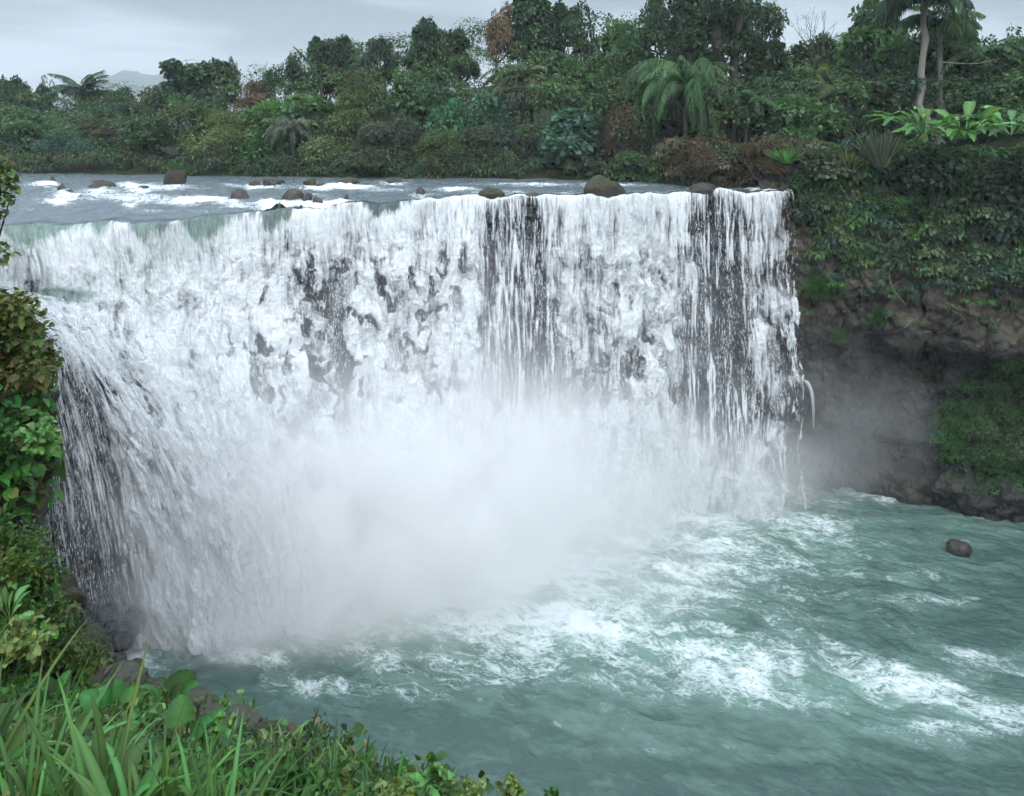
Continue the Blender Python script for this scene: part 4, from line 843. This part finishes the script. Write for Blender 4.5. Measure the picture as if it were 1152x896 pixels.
for (x, ytop, wd, dist, kind, mt, nm, cat, lab) in T:
    if x > 905:                                                         # on the plateau behind the right cliff
        Yb = float(np.interp(x, [905, 1000, 1090, 1152], [57.5, 56, 54, 52.5])) + dist
    else: Yb = bankY(x) + dist
    X = (x - CX) / FPX * Yb; g0 = gz(X, Yb); ztop = H - (ytop - YH) * Yb / FPX; hgt = max(ztop - g0, 1.2); wid = wd * Yb / FPX
    norm = {'broad': .95, 'tall': .62, 'airy': .85, 'layer': .85, 'shrub': .92, 'fine': .92, 'palm': .66, 'weeping': .75, 'fern': .85, 'tallpalm': .44, 'bare': .7}[kind]
    hn = {'broad': 1.05, 'tall': 1.02, 'airy': 1.02, 'layer': 1.02, 'shrub': .98, 'fine': .98, 'palm': .98, 'weeping': .82, 'fern': .72, 'tallpalm': 1.02, 'bare': 1.15}[kind]
    s = wid / norm
    root = plant(kind, nm, cat, lab, mt, (X, Yb, g0 - .1), (s, s, hgt / hn), barkm='barkpale' if 'pale straight' in lab or 'thinner palm' in lab else 'bark')
# big trunks of the emergent trees
for (pts, rads, lab) in [([(790, 110), (775, 60), (770, 20), (762, -40)], (.42, .36, .32, .28), 'thick dark leaning trunk, left one of three at the top edge'),
                         ([(812, 110), (808, 60), (800, 10), (790, -60)], (.50, .46, .42, .36), 'thickest dark trunk, middle one of three at the top edge'),
                         ([(826, 110), (826, 60), (832, 20), (845, -40)], (.36, .32, .30, .26), 'thick dark trunk leaning right, right one of three at the top edge')]:
    Yb = bankY(805) + 4.5; P_ = [at(a, b, Yb) for a, b in pts]; g0 = gz(P_[0][0], Yb); P_ = [np.array([P_[0][0], Yb, g0 - .3])] + P_
    tb = Bag(); pp = catmull(np.array(P_), 26); r_ = np.interp(np.linspace(0, 1, 26), np.linspace(0, 1, 5), (rads[0] * 1.25,) + rads); tb.add(*tube(pp - P_[0], r_, 10)); cb = Bag(); rr_ = np.random.default_rng(int(pts[0][0]))
    for k in range(9):
        s_ = pp[rr_.integers(10, 25)] - P_[0]; e = s_ + rand_dirs(1, rr_)[0] * [2.6, 1.6, 1.4] + [0, 0, .8]; tb.add(*tube(limb_path(s_, e, rr_), np.linspace(.11, .03, 7), 5))
        for _ in range(3): blob_leaves(cb, e + rr_.normal(0, .5, 3), (.7, .7, .42), 130, .26, np.array([1, 1, 1]) * rr_.uniform(.7, 1.2), r=rr_)
    root = empty('big_trunk_tree', tuple(P_[0])); tag(root, lab, 'tree'); tb.build('trunk', M['bark'], root); cb.build('crown', M['dark'], root)
# the single spiky frond above the left skyline
fb = Bag(); frond(fb, (0, 0, 0), math.pi * .92, 1.05, 4.6, .5, 30, .012, .10, rng, hang=.9); Yb = bankY(350) + 7; p = at(362, 92, Yb)
tb = Bag(); tb.add(*tube(np.linspace((0, 0, gz(p[0], Yb) - p[2]), (0, 0, .1), 6), np.linspace(.2, .12, 6))); root = empty('spike_palm', tuple(p)); tag(root, 'single stiff spiky frond leaning left above the trees of the left skyline', 'palm'); tb.build('trunk', M['bark'], root); fb.build('frond', M['dark'], root)

# the mass of the wood behind and between
def lerp_px(x, X_, Y_): return float(np.interp(x, X_, Y_))
SKX = [-120, 0, 60, 120, 175, 200, 262, 290, 340, 400, 450, 500, 560, 640, 720, 800, 870, 905, 940, 1000, 1060, 1100, 1150, 1260]
SKY = [108, 104, 100, 96, 97, 74, 78, 80, 56, 42, 42, 28, 16, 12, 18, 22, 50, 50, 46, 36, 34, 44, 44, 40]
r = np.random.default_rng(77); wood = Bag()
TINT = [(.062, .126, .054), (.086, .182, .066), (.122, .205, .064), (.110, .140, .062), (.062, .140, .088), (.125, .105, .062), (.090, .21, .058), (.120, .165, .088)]
for k in range(1500):
    x = r.uniform(-110, 1250); dist = 1.5 + 14 * r.random()**.75; Yb = (bankY(x) if x < 905 else float(np.interp(x, [905, 1000, 1090, 1250], [58, 56.5, 54.5, 51]))) + dist
    top = lerp_px(x, SKX, SKY) + 4; base = lerp_px(x, [0, 600, 740, 900, 1250], [196, 200, 205, 170, 160]); 
    lim = top + (base - top) * max(0, .55 - dist / 13 * .55); y_ = lim + r.random()**1.3 * max(5, base - 4 - dist * 1.2 - lim)
    c = at(x, y_, Yb); R_ = r.uniform(.6, 1.5); n_ = int(130 * R_); tn = np.array(TINT[min(7, int(abs(r.normal(0, 2.6))))]) * r.uniform(.75, 1.2)
    blob_leaves(wood, c, (R_ * 1.15, R_, R_ * .8), n_, r.uniform(.16, .34), tn, r=r, asp=r.choice([.25, .42]))
for k in range(240):                                                    # low growth trailing into the water along the far bank
    x = r.uniform(-60, 745); Yb = bankY(x) + r.uniform(-.3, .9); c = at(x, 196, Yb); c[2] = 20.1 + r.uniform(.1, 1.4)
    tn = np.array(TINT[r.integers(0, 8)]) * r.uniform(.7, 1.15); blob_leaves(wood, c, (r.uniform(.6, 1.2), .6, r.uniform(.4, .9)), 130, .2, tn, r=r, droop=.5, asp=.3)
wo = wood.build('far_wood', M['mix']); struct(wo, 'stuff')
print('wood verts', len(wo.data.vertices))
# ------------------------------------------------------------------ growth on the right cliff
CV = CLIFF.reshape(-1, 3); cpx, cpy = px_of(CV)
def cliff_at(x, y):
    d = (cpx - x)**2 + (cpy - y)**2; k = np.argmin(d); c = np.where(d < max(d[k] + 1, 20))[0]; return CV[c[np.argmin(CV[c, 1])]].copy()
r = np.random.default_rng(202); gro = Bag()
GT = [(.060, .130, .055), (.095, .205, .065), (.125, .195, .075), (.055, .110, .055), (.175, .205, .085), (.105, .26, .055), (.060, .135, .085)]
def cover(n, xr, edge, top, pull=(.0, .5), R=(.3, .75), tint=None, lf=(.18, .34), droop=.45):
    for _ in range(n):
        x = r.uniform(*xr); yb = np.interp(x, edge[0], edge[1]) + r.normal(0, 9); yt = np.interp(x, top[0], top[1])
        y = yt + (yb - yt) * r.random()**1.15
        p = cliff_at(x, max(y, 205)) if y > 205 else at(x, y, float(np.interp(x, [740, 860, 905, 1000, 1090, 1250], [59.8, 57, 55.6, 53.4, 51.4, 49])) + r.uniform(-.2, 2.2))
        p[1] -= r.uniform(*pull); rr_ = r.uniform(*R); tn = np.array(GT[r.integers(0, len(GT))] if tint is None else tint) * r.uniform(.7, 1.3)
        blob_leaves(gro, p, (rr_ * 1.15, rr_ * .8, rr_ * .8), int(150 * rr_ / .5), r.uniform(*lf), tn, r=r, droop=droop, asp=r.choice([.22, .35, .45]))
cover(720, (895, 1260), ([895, 920, 950, 1000, 1050, 1090, 1152, 1260], [222, 262, 290, 285, 305, 305, 318, 350]), ([895, 950, 1050, 1260], [165, 158, 168, 176]))
cover(70, (905, 1100), ([905, 1000, 1100], [330, 330, 320]), ([905, 1000, 1100], [250, 262, 285]), R=(.15, .35), lf=(.10, .18))
cover(230, (1050, 1230), ([1055, 1090, 1152, 1260], [525, 535, 532, 540]), ([1055, 1080, 1152, 1260], [470, 425, 405, 400]), R=(.3, .7), lf=(.09, .17), droop=.2, pull=(.2, .6), tint=(.07, .18, .045))
cover(70, (905, 1150), ([905, 1000, 1150], [365, 352, 372]), ([905, 1150], [290, 300]), R=(.12, .26), lf=(.10, .18), droop=.8)
cover(40, (930, 1150), ([930, 1150], [470, 470]), ([930, 1150], [400, 400]), R=(.12, .3), tint=(.03, .055, .025), lf=(.07, .12))
cover(36, (990, 1060), ([990, 1060], [440, 440]), ([990, 1060], [395, 400]), R=(.15, .35), tint=(.035, .07, .025), lf=(.07, .12))
for _ in range(230):                                                    # rusty brown growth hanging over the bank beside the lip
    x = r.uniform(742, 915); Yb = float(np.interp(x, [742, 860, 905, 925], [60.6, 57.2, 56.2, 55.4])) + r.uniform(0, 1.6); y = r.uniform(158, 204)
    tn = np.array([(.17, .12, .065), (.14, .145, .07), (.09, .16, .06), (.19, .16, .10)][r.integers(0, 4)]) * r.uniform(.6, 1.2)
    blob_leaves(gro, at(x, y, Yb), (.6, .4, .42), 110, r.uniform(.14, .26), tn, r=r, droop=.6, asp=r.choice([.15, .4]))
struct(gro.build('cliff_undergrowth', M['mix']), 'stuff')
tb_ = Bag(); blob_leaves(tb_, (0, 0, float(max(v.co.z for v in TUFT_ON.data.vertices))), (.5, .4, .16), 260, .16, (1, 1, 1), r=r); tb_.build('tuft', M['fgreen'], TUFT_ON)
# hanging roots and stalks on the cliff
vb = Bag()
for _ in range(46):
    x = r.uniform(905, 1150); y0 = r.uniform(225, 290); p = cliff_at(x, y0); p[1] -= .35; L_ = r.uniform(1, 4.5)
    vb.add(*tube(limb_path(p, p + [r.normal(0, .5), -.1, -L_], r, .08, 9), np.linspace(.022, .012, 9), 4))
struct(vb.build('hanging_roots', M['bark']), 'stuff')

def on_cliff(kind, name, cat, lab, mat, x, y, wpx, hpx, var=None, out=.1, **k):
    p = cliff_at(x, y) if y > 212 else at(x, y, float(np.interp(x, [740, 860, 905, 1000, 1090, 1250], [60, 57, 55.2, 52.6, 50.6, 48.6])))
    s1 = p[1] / FPX; p[1] -= out; p[2] -= hpx * s1 * .35
    return plant(kind, name, cat, lab, mat, p, (wpx * s1, wpx * s1, hpx * s1), var, **k)
on_cliff('fine', 'cliff_bush', 'bush', 'bright green bush on dark rock just right of the falls', 'fgreen', 918, 326, 42, 42)
on_cliff('fine', 'cliff_bush', 'bush', 'small vivid green cushion on brown rock in the middle of the right cliff', 'fgreen', 986, 355, 22, 26)
on_cliff('shrub', 'cliff_bush', 'bush', 'pale leafy shrub on the cliff face near the right edge', 'bluish', 1128, 304, 54, 40)
on_cliff('shrub', 'cliff_bush', 'bush', 'small bright green shrub left of the pale leafy shrub on the cliff', 'bright', 1090, 322, 24, 34)
on_cliff('leafy', 'cliff_bush', 'bush', 'yellow green leafy sprig hanging under the cliff edge, leftmost', 'lime', 952, 246, 36, 46)
on_cliff('shrub', 'cliff_bush', 'bush', 'bright green leaves high on the cliff below the pale grass', 'bright', 1005, 232, 44, 26)
on_cliff('shrub', 'cliff_bush', 'bush', 'light green sprig low under the bright leaves on the cliff', 'bright', 996, 260, 20, 20)
on_cliff('fine', 'cliff_bush', 'bush', 'dim green moss cushion in the shade left of the vivid cushion', 'mid', 942, 378, 36, 26)
on_cliff('fine', 'cliff_bush', 'bush', 'bright green low growth on the rock ledge at the right edge', 'fgreen', 1125, 522, 60, 14)
on_cliff('shrub', 'cliff_bush', 'bush', 'large dark green bush under the big-leaved plants', 'dark', 1050, 205, 90, 84)
on_cliff('shrub', 'cliff_bush', 'bush', 'large dark green bush at the right edge under the big leaves', 'dark', 1130, 215, 90, 90)
on_cliff('shrub', 'cliff_bush', 'bush', 'grey green bush between pale grass and rusty growth on the cliff edge', 'grey', 925, 188, 60, 46)
on_cliff('shrub', 'cliff_bush', 'bush', 'mid green leafy bush lit from above, below the pale trunk', 'mid', 1062, 190, 50, 40)
on_cliff('fine', 'rusty_bush', 'bush', 'rusty brown bush overhanging the river beside the right end of the lip', 'brown', 785, 190, 66, 48, group='rusty bushes at the river edge')
on_cliff('fine', 'rusty_bush', 'bush', 'rusty bush with green tips above the right curtain of water', 'brown', 850, 184, 66, 46, group='rusty bushes at the river edge')
on_cliff('shrub', 'cliff_bush', 'bush', 'bushy green plant at the cliff corner above the end of the falls', 'mid', 902, 206, 44, 30)
on_cliff('tuft', 'pale_grass', 'grass clump', 'tall pale grey grass clump on the cliff edge left of the pale trunk', 'grey', 990, 165, 46, 60, 0)
on_cliff('tuft', 'green_grass', 'grass clump', 'green grass clump on the cliff edge above the right end of the falls', 'bright', 885, 172, 40, 32, 1)
on_cliff('tuft', 'green_grass', 'grass clump', 'grass clump hanging on the cliff corner beside the pale grass', 'olive', 955, 178, 40, 38, 1)
for (x, y, w_, v, mt, lb) in [(1040, 150, 90, 0, 'bright', 'big-leaved plant with yellow green paddle leaves right of the pale trunk'), (1085, 156, 96, 1, 'bright', 'largest big-leaved plant with glossy paddle leaves on the cliff edge'),
                              (1138, 152, 100, 0, 'bright', 'big-leaved plant with drooping leaves at the right edge of the photo')]:
    p = at(x, y, 49.6); s1 = 49.6 / FPX; g0 = p[2]
    plant('rosette', 'big_leaf_plant', 'plant', lb, mt, p, (w_ * s1 * .8, w_ * s1 * .8, w_ * s1 * .6), v)
def stick(name, pts, rad, lab, cat='branch', mat='barkpale'):
    b = Bag(); P_ = catmull(np.array(pts, float), 14); b.add(*tube(P_ - P_[0], np.linspace(rad, rad * .5, 14), 6)); e = P_[9]; b.add(*tube(np.array([e, e + [.25, -.1, .35], e + [.6, -.1, .45]]) - P_[0], [rad * .5, rad * .3, rad * .1], 5))
    o = b.build(name, M[mat]); o.location = tuple(P_[0]); tag(o, lab, cat); return o
def cl(x, y, o=.35):
    p = cliff_at(x, y); p[1] -= o; return p
stick('dead_branch', [cl(980, 258), cl(990, 290), cl(1004, 322), cl(1014, 345)], .05, 'long pale dead branch slanting down across the right cliff face')
stick('dead_branch', [cl(1006, 375), cl(1014, 366), cl(1021, 356)], .035, 'short pale stick below the end of the long dead branch')
stick('dead_branch', [cl(938, 285), cl(946, 262), cl(952, 248), cl(962, 240)], .035, 'thin brown curved stem under the yellow green sprig')
stick('leaning_stem', [at(1060, 70, 51), at(1095, 72, 51), at(1125, 66, 51)], .03, 'thin pale stem reaching right from the tall palm')

# ------------------------------------------------------------------ near bank: mossy pillar, rocks, leaves
def ray_ground(x, y):
    Ys = np.linspace(1.4, 14, 500); P_ = np.array([at(x, y, q) for q in Ys]); g = ground_z(P_[:, 0], P_[:, 1]); k = np.argmax(P_[:, 2] < g)
    return P_[k] if (P_[:, 2] < g).any() else P_[-1]
th = np.linspace(0, 2 * np.pi, 181); zz = np.linspace(-2.5, 22.7, 330); TH, ZZ = np.meshgrid(th, zz, indexing='ij')
R0 = np.interp(ZZ, [-2.5, 12, 17.5, 19.5, 21.3, 22.3, 22.7], [4.4, 3.2, 2.75, 2.45, 2.35, 1.9, .05])
cx_, cy_ = np.cos(TH), np.sin(TH)
R1 = R0 * (1 + .16 * fbm(cx_ * 1.2, cy_ * 1.2, ZZ * .45, 4, 91) + .10 * (bil(cx_ * 2, cy_ * 2, ZZ * .9, 3, 92) - .4))
PIL = np.stack([-9.45 + R1 * cx_, 11.2 + R1 * cy_, ZZ], -1)
struct(obj('near_cliff', PIL, gridF(181, 330), M['mossrock'], smooth=True))
r = np.random.default_rng(303)
def clump(bag, c, rad, n, L, W, tint, S=4, prof='leaf', droop=.5, r=r, up=.1):
    d = rand_dirs(n, r); d[:, 1] = -np.abs(d[:, 1]) * .9 + .2 * d[:, 1]; P_ = np.asarray(c) + d * np.asarray(rad) * (r.random((n, 1))**.4)
    D = unit(d + r.normal(0, .6, (n, 3)) + [0, 0, up]); ln = L * r.uniform(.55, 1.3, n)
    V, F_, li = leaves(P_, D, ln, ln * W, S=S, bend=droop * r.uniform(.4, 1.3, n), prof=prof, roll=r.normal(0, .5, n), r=r)
    g = r.uniform(.55, 1.45, (n, 1)) * np.asarray(tint); bag.add(V, F_, g[li])
# leaves growing all over the pillar
PV = PIL.reshape(-1, 3); ppx, ppy = px_of(PV); ok = np.where((PV[:, 2] > 16.2) & (ppx > -60) & (PV[:, 1] < 11.4 + 0.2 * 0) | ((PV[:, 2] > 16.2) & (np.abs(PV[:, 0] + 7.1) < .9) & (PV[:, 1] < 12)))[0]
pil = Bag()
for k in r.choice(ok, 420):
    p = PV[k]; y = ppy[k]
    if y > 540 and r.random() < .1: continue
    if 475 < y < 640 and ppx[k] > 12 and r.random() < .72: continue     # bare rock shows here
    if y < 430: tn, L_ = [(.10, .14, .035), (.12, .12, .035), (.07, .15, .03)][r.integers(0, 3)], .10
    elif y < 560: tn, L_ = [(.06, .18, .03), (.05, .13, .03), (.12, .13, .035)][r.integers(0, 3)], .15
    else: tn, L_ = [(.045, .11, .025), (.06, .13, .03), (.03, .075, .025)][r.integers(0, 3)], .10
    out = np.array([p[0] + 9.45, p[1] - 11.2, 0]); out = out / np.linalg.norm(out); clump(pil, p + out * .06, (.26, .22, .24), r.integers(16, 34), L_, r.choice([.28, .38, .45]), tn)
for k in range(150):                                                    # the olive bush crowning it
    x, y = r.uniform(-40, 56), r.uniform(330, 425); 
    if (x - 5)**2 / 52**2 + (y - 395)**2 / 64**2 > 1: continue
    clump(pil, at(x, y, r.uniform(9.2, 10.4)), (.20, .20, .17), 34, .085, .42, [(.10, .125, .03), (.12, .11, .032), (.07, .13, .03)][r.integers(0, 3)], droop=.3)
for k in range(330):                                                    # moss and small ferns over the shoulder below
    x, y = r.uniform(-30, 112), r.uniform(585, 748)
    if x > np.interp(y, [585, 640, 690, 748], [40, 66, 96, 116]): continue
    clump(pil, at(x, y, np.interp(x, [-30, 110], [9.0, 10.1]) + r.uniform(-.15, .4)), (.20, .16, .15), 40, r.choice([.035, .05, .085]), r.choice([.2, .35, .45]), [(.06, .15, .025), (.09, .17, .03), (.04, .095, .025), (.10, .13, .03)][r.integers(0, 4)], S=3, droop=.3)
struct(pil.build('near_cliff_foliage', M['mix'], smooth=True), 'stuff')
# branch reaching in from the left, outside the frame
root = empty('overhanging_branch', tuple(at(-70, 390, 9.4))); tag(root, 'leafy branch tips reaching in from the upper left edge', 'branch'); o0 = np.array(root.location)
sb, lb_ = Bag(), Bag()
for tgt, n_ in [((2, 195), 60), ((8, 205), 60), ((12, 222), 24), ((-2, 235), 40), ((2, 282), 46), ((-4, 292), 24), ((-8, 170), 50), ((-20, 215), 60), ((-25, 260), 50)]:
    e = at(*tgt, 9.2) - o0; sb.add(*tube(limb_path((0, 0, 0), e, r, .10, 10), np.linspace(.035, .006, 10), 5)); clump(lb_, e, (.13, .12, .11), n_, .085, .42, (1, 1, 1), droop=.3)
sb.build('stem', M['bark'], root); lb_.build('foliage', M['olive'], root, smooth=True)
# large single leaves and leafy plants on the pillar
for (x, y, Yv, s, kd, mt, lb, vr) in [(8, 505, 8.6, .62, 'leafy', 'fgreen', 'glossy green leafy plant on the near cliff at the left edge', 0), (40, 500, 8.7, .45, 'leafy', 'bright', 'small glossy leafy plant at the corner of the near cliff', 1),
                                      (2, 590, 8.0, .42, 'rosette', 'fgreen', 'plant with broad ribbed leaves at the left edge of the near cliff', 0), (15, 655, 8.4, .50, 'leafy', 'lime', 'yellowish leafy plant low on the near cliff', 1), (10, 700, 8.2, .40, 'rosette', 'bright', 'bright fan-leaved plant at the foot of the near cliff', 1), (30, 735, 7.6, .6, 'leafy', 'lime', 'light green small-leaved plant above the long grass at the left edge', 0)]:
    plant(kd, 'cliff_plant', 'plant', lb, mt, at(x, y, Yv), s, vr, tilt=(.5, .3))
# rocks along the rim
for (x, y, w_, h_, Yv, mt, lb, sd) in [(92, 738, 62, 52, 10.6, 'mossrock', 'dark mossy boulder jutting out at the foot of the near cliff', 1), (132, 768, 60, 26, 9.6, 'rock', 'flat brown rock on the near bank beside the wet pile', 2), (214, 798, 52, 34, 8.0, 'rock', 'dark brown pointed rock behind the heart-shaped leaves', 3),
                                       (305, 836, 46, 36, 5.9, 'mossrock', 'moss-covered rounded rock at the end of the near bank', 4), (262, 822, 56, 30, 6.6, 'rock', 'brown broken rock between the pointed and the mossy rock', 5), (235, 812, 40, 26, 7.2, 'rock', 'small brown rock wedged beside the pointed rock', 6),
                                       (285, 858, 40, 22, 5.2, 'rock', 'small grey stone in the grass below the mossy rounded rock', 7), (60, 700, 70, 90, 11.0, 'mossrock', 'mossy shoulder of rock under the near cliff', 8), (175, 790, 60, 26, 8.7, 'mossrock', 'low mossy rock left of the pointed brown rock', 9)]:
    s1 = Yv / FPX; boulder('bank_rock', at(x, y, Yv), (w_ * s1 * .55, w_ * s1 * .5, h_ * s1 * .62), M[mt], lb, group='rocks on the near bank', seed=220 + sd, sub=5, rough=.12, freq=2.6, cuts=10)

# ground cover on the near slope
gc = Bag(); n_ = 0; GCT = [(.050, .14, .022), (.07, .18, .026), (.040, .10, .022), (.12, .20, .03), (.035, .085, .022), (.18, .14, .05)]
XY = np.stack([r.uniform(-10, .8, 6000), r.uniform(1.3, 12.2, 6000)], 1); sdg = poly_sd(XY[:, 0], XY[:, 1], GORGE); qx, qy = CX + FPX * XY[:, 0] / XY[:, 1], None
kp = (sdg > -.02) & (sdg < 4.5) & (qx > -120) & (qx < 640); XY, sdg = XY[kp], sdg[kp]; Zg = ground_z(XY[:, 0], XY[:, 1])
for (X_, Y_), z_, sd_ in zip(XY, Zg, sdg):
    if r.random() > np.interp(Y_, [1.3, 3, 6, 12], [1, .95, .8, .55]): continue
    tn = GCT[r.integers(0, 6) if r.random() < .35 else r.integers(0, 5)]; near_ = Y_ < 4.5
    if r.random() < (.55 if near_ else .4):                             # thin blades
        n = 16; P_ = np.array([X_, Y_, z_ - .02]) + r.normal(0, .06, (n, 3)) * [1, 1, .1]; D = r.normal(0, .45, (n, 3)) + [0, 0, 1]
        V, F_, li = leaves(P_, D, r.uniform(.12, .34, n), .004 + .0010 * Y_, S=4, bend=r.uniform(.2, .9, n), prof='blade', r=r); gc.add(V, F_, np.array(tn) * 1.1 * r.uniform(.6, 1.3, (n, 1))[li])
    else: clump(gc, (X_, Y_, z_ + r.uniform(0, .12)), (.13, .13, .09), 16, r.uniform(.03, .075) * (1 if near_ else 1.25), r.choice([.3, .42, .5]), tn, r=r, up=.5)
struct(gc.build('ground_cover', M['mix'], smooth=True), 'stuff')
print('ground cover', gc.n)

# long-bladed grass, heart-leaved plants, sedges and weeds at the front
PROTO['reed'] = [proto_grass(311, n=80, L=(.45, 1.1), W=.013, spread=.13, bend=1.0, up=.8), proto_grass(312, n=70, L=(.4, 1.0), W=.015, spread=.14, bend=1.1, up=.75)]
PROTO['sedge'] = [proto_grass(321, n=170, L=(.35, .8), W=.006, spread=.14, bend=.5, up=1.1), proto_grass(322, n=130, L=(.3, .8), W=.0055, spread=.16, bend=.6, up=1.0)]
PROTO['heart'] = [proto_bigleaf(331, n=9, L=(.6, 1.0), W=.30, bend=.35, stalk=.55, prof='heart'), proto_bigleaf(332, n=7, L=(.6, 1.0), W=.30, bend=.4, stalk=.5, prof='heart')]
PROTO['weed'] = [proto_bush(341, n=300, L=.16, W=.085, prof='heart', nst=20, rad=.5, hgt=.8, droop=.25), proto_bush(342, n=260, L=.20, W=.10, prof='heart', nst=16, rad=.45, hgt=.9, droop=.3)]
def near(kind, name, cat, lab, mt, x, y, s, var=0, rotz=None, dz=-.02, **k):
    p = ray_ground(x, y); p = at(x, y, min(p[1], 3.6)) if x > 420 else p; p[2] += dz; return plant(kind, name, cat, lab, mt, p, s, var, rotz=rotz, **k)
for (x, y, s, v, rz, lb) in [(30, 925, 1.05, 0, 0.3, 'broad-bladed grass clump in the bottom left corner'), (110, 945, 1.05, 1, 1.4, 'broad-bladed grass clump second from the bottom left corner'), (165, 950, .9, 0, 2.2, 'broad-bladed grass clump leaning over the heart-leaved plant stems'), (-40, 890, 1.2, 1, .8, 'broad-bladed grass clump coming in from the left edge'),
                             (40, 870, .9, 0, 3.0, 'broad-bladed grass clump behind the bottom left corner clump'), (105, 890, .75, 1, 4.0, 'broad-bladed grass clump just left of the heart-shaped leaves'), (245, 960, .8, 0, 5.1, 'low broad-bladed grass clump at the bottom edge under the brown rock'), (190, 905, .6, 1, .2, 'broad-bladed grass clump right of the heart-leaved plant base')]:
    near('reed', 'broad_grass', 'grass clump', lb, 'fblade', x, y, s, v, rz, group='broad-bladed grass clumps in the foreground')
for (x, y, s, v, lb) in [(187, 812, .42, 0, 'heart-leaved plant standing above the bank before the pool'), (205, 850, .34, 1, 'heart-leaved plant with large dark leaves low in the grass'), (130, 815, .40, 1, 'small heart-leaved plant left of the tall one'), (60, 790, .3, 0, 'heart-leaved plant behind the long grass near the left edge'), (285, 885, .16, 0, 'small heart-leaved plant with one yellow green leaf below the mossy rock')]:
    near('heart', 'heart_leaf_plant', 'plant', lb, 'fgreen', x, y, s, v)
for (x, y, s, v, lb) in [(375, 885, .42, 0, 'dark thin sedge tuft leaning right over the pool'), (345, 890, .34, 1, 'dark thin sedge tuft left of the one leaning over the pool'), (405, 900, .30, 0, 'small sedge tuft right of the large dark sedge'), (300, 880, .36, 1, 'sedge tuft beside the small grey stone'), (255, 870, .36, 0, 'sedge tuft under the brown broken rock'), (470, 905, .16, 1, 'sparse sedge tuft between the leafy weeds at the bottom edge')]:
    near('sedge', 'sedge_tuft', 'grass clump', lb, 'mid', x, y, s, v, group='sedge tufts on the bank rim')
for (x, y, s, v, mt, lb) in [(445, 905, .20, 0, 'lime', 'yellow green leafy weed right of the sedge tufts'), (490, 905, .22, 1, 'bright', 'leafy weed with a dark upright stem in the middle of the bottom edge'), (535, 905, .17, 0, 'lime', 'low yellow green weed near the right end of the bottom greenery'), (575, 903, .15, 1, 'lime', 'small light green weed second from the right end of the greenery'),
                             (622, 908, .12, 0, 'fgreen', 'tiny round-leaved weed at the right end of the bottom greenery'), (330, 900, .28, 1, 'fgreen', 'leafy weed among the sedges at the bottom edge'), (240, 850, .34, 0, 'bright', 'leafy weed in front of the brown rocks'), (160, 830, .4, 1, 'bright', 'leafy weed under the tall heart-leaved plant'), (20, 800, .5, 0, 'fgreen', 'leafy weed at the left edge above the broad grass')]:
    near('weed', 'leafy_weed', 'plant', lb, mt, x, y, s, v)
for o in bpy.data.objects:                                              # sanity: short labels
    if 'label' in o and len(o['label'].split()) > 16: print('LONG', o['label'])
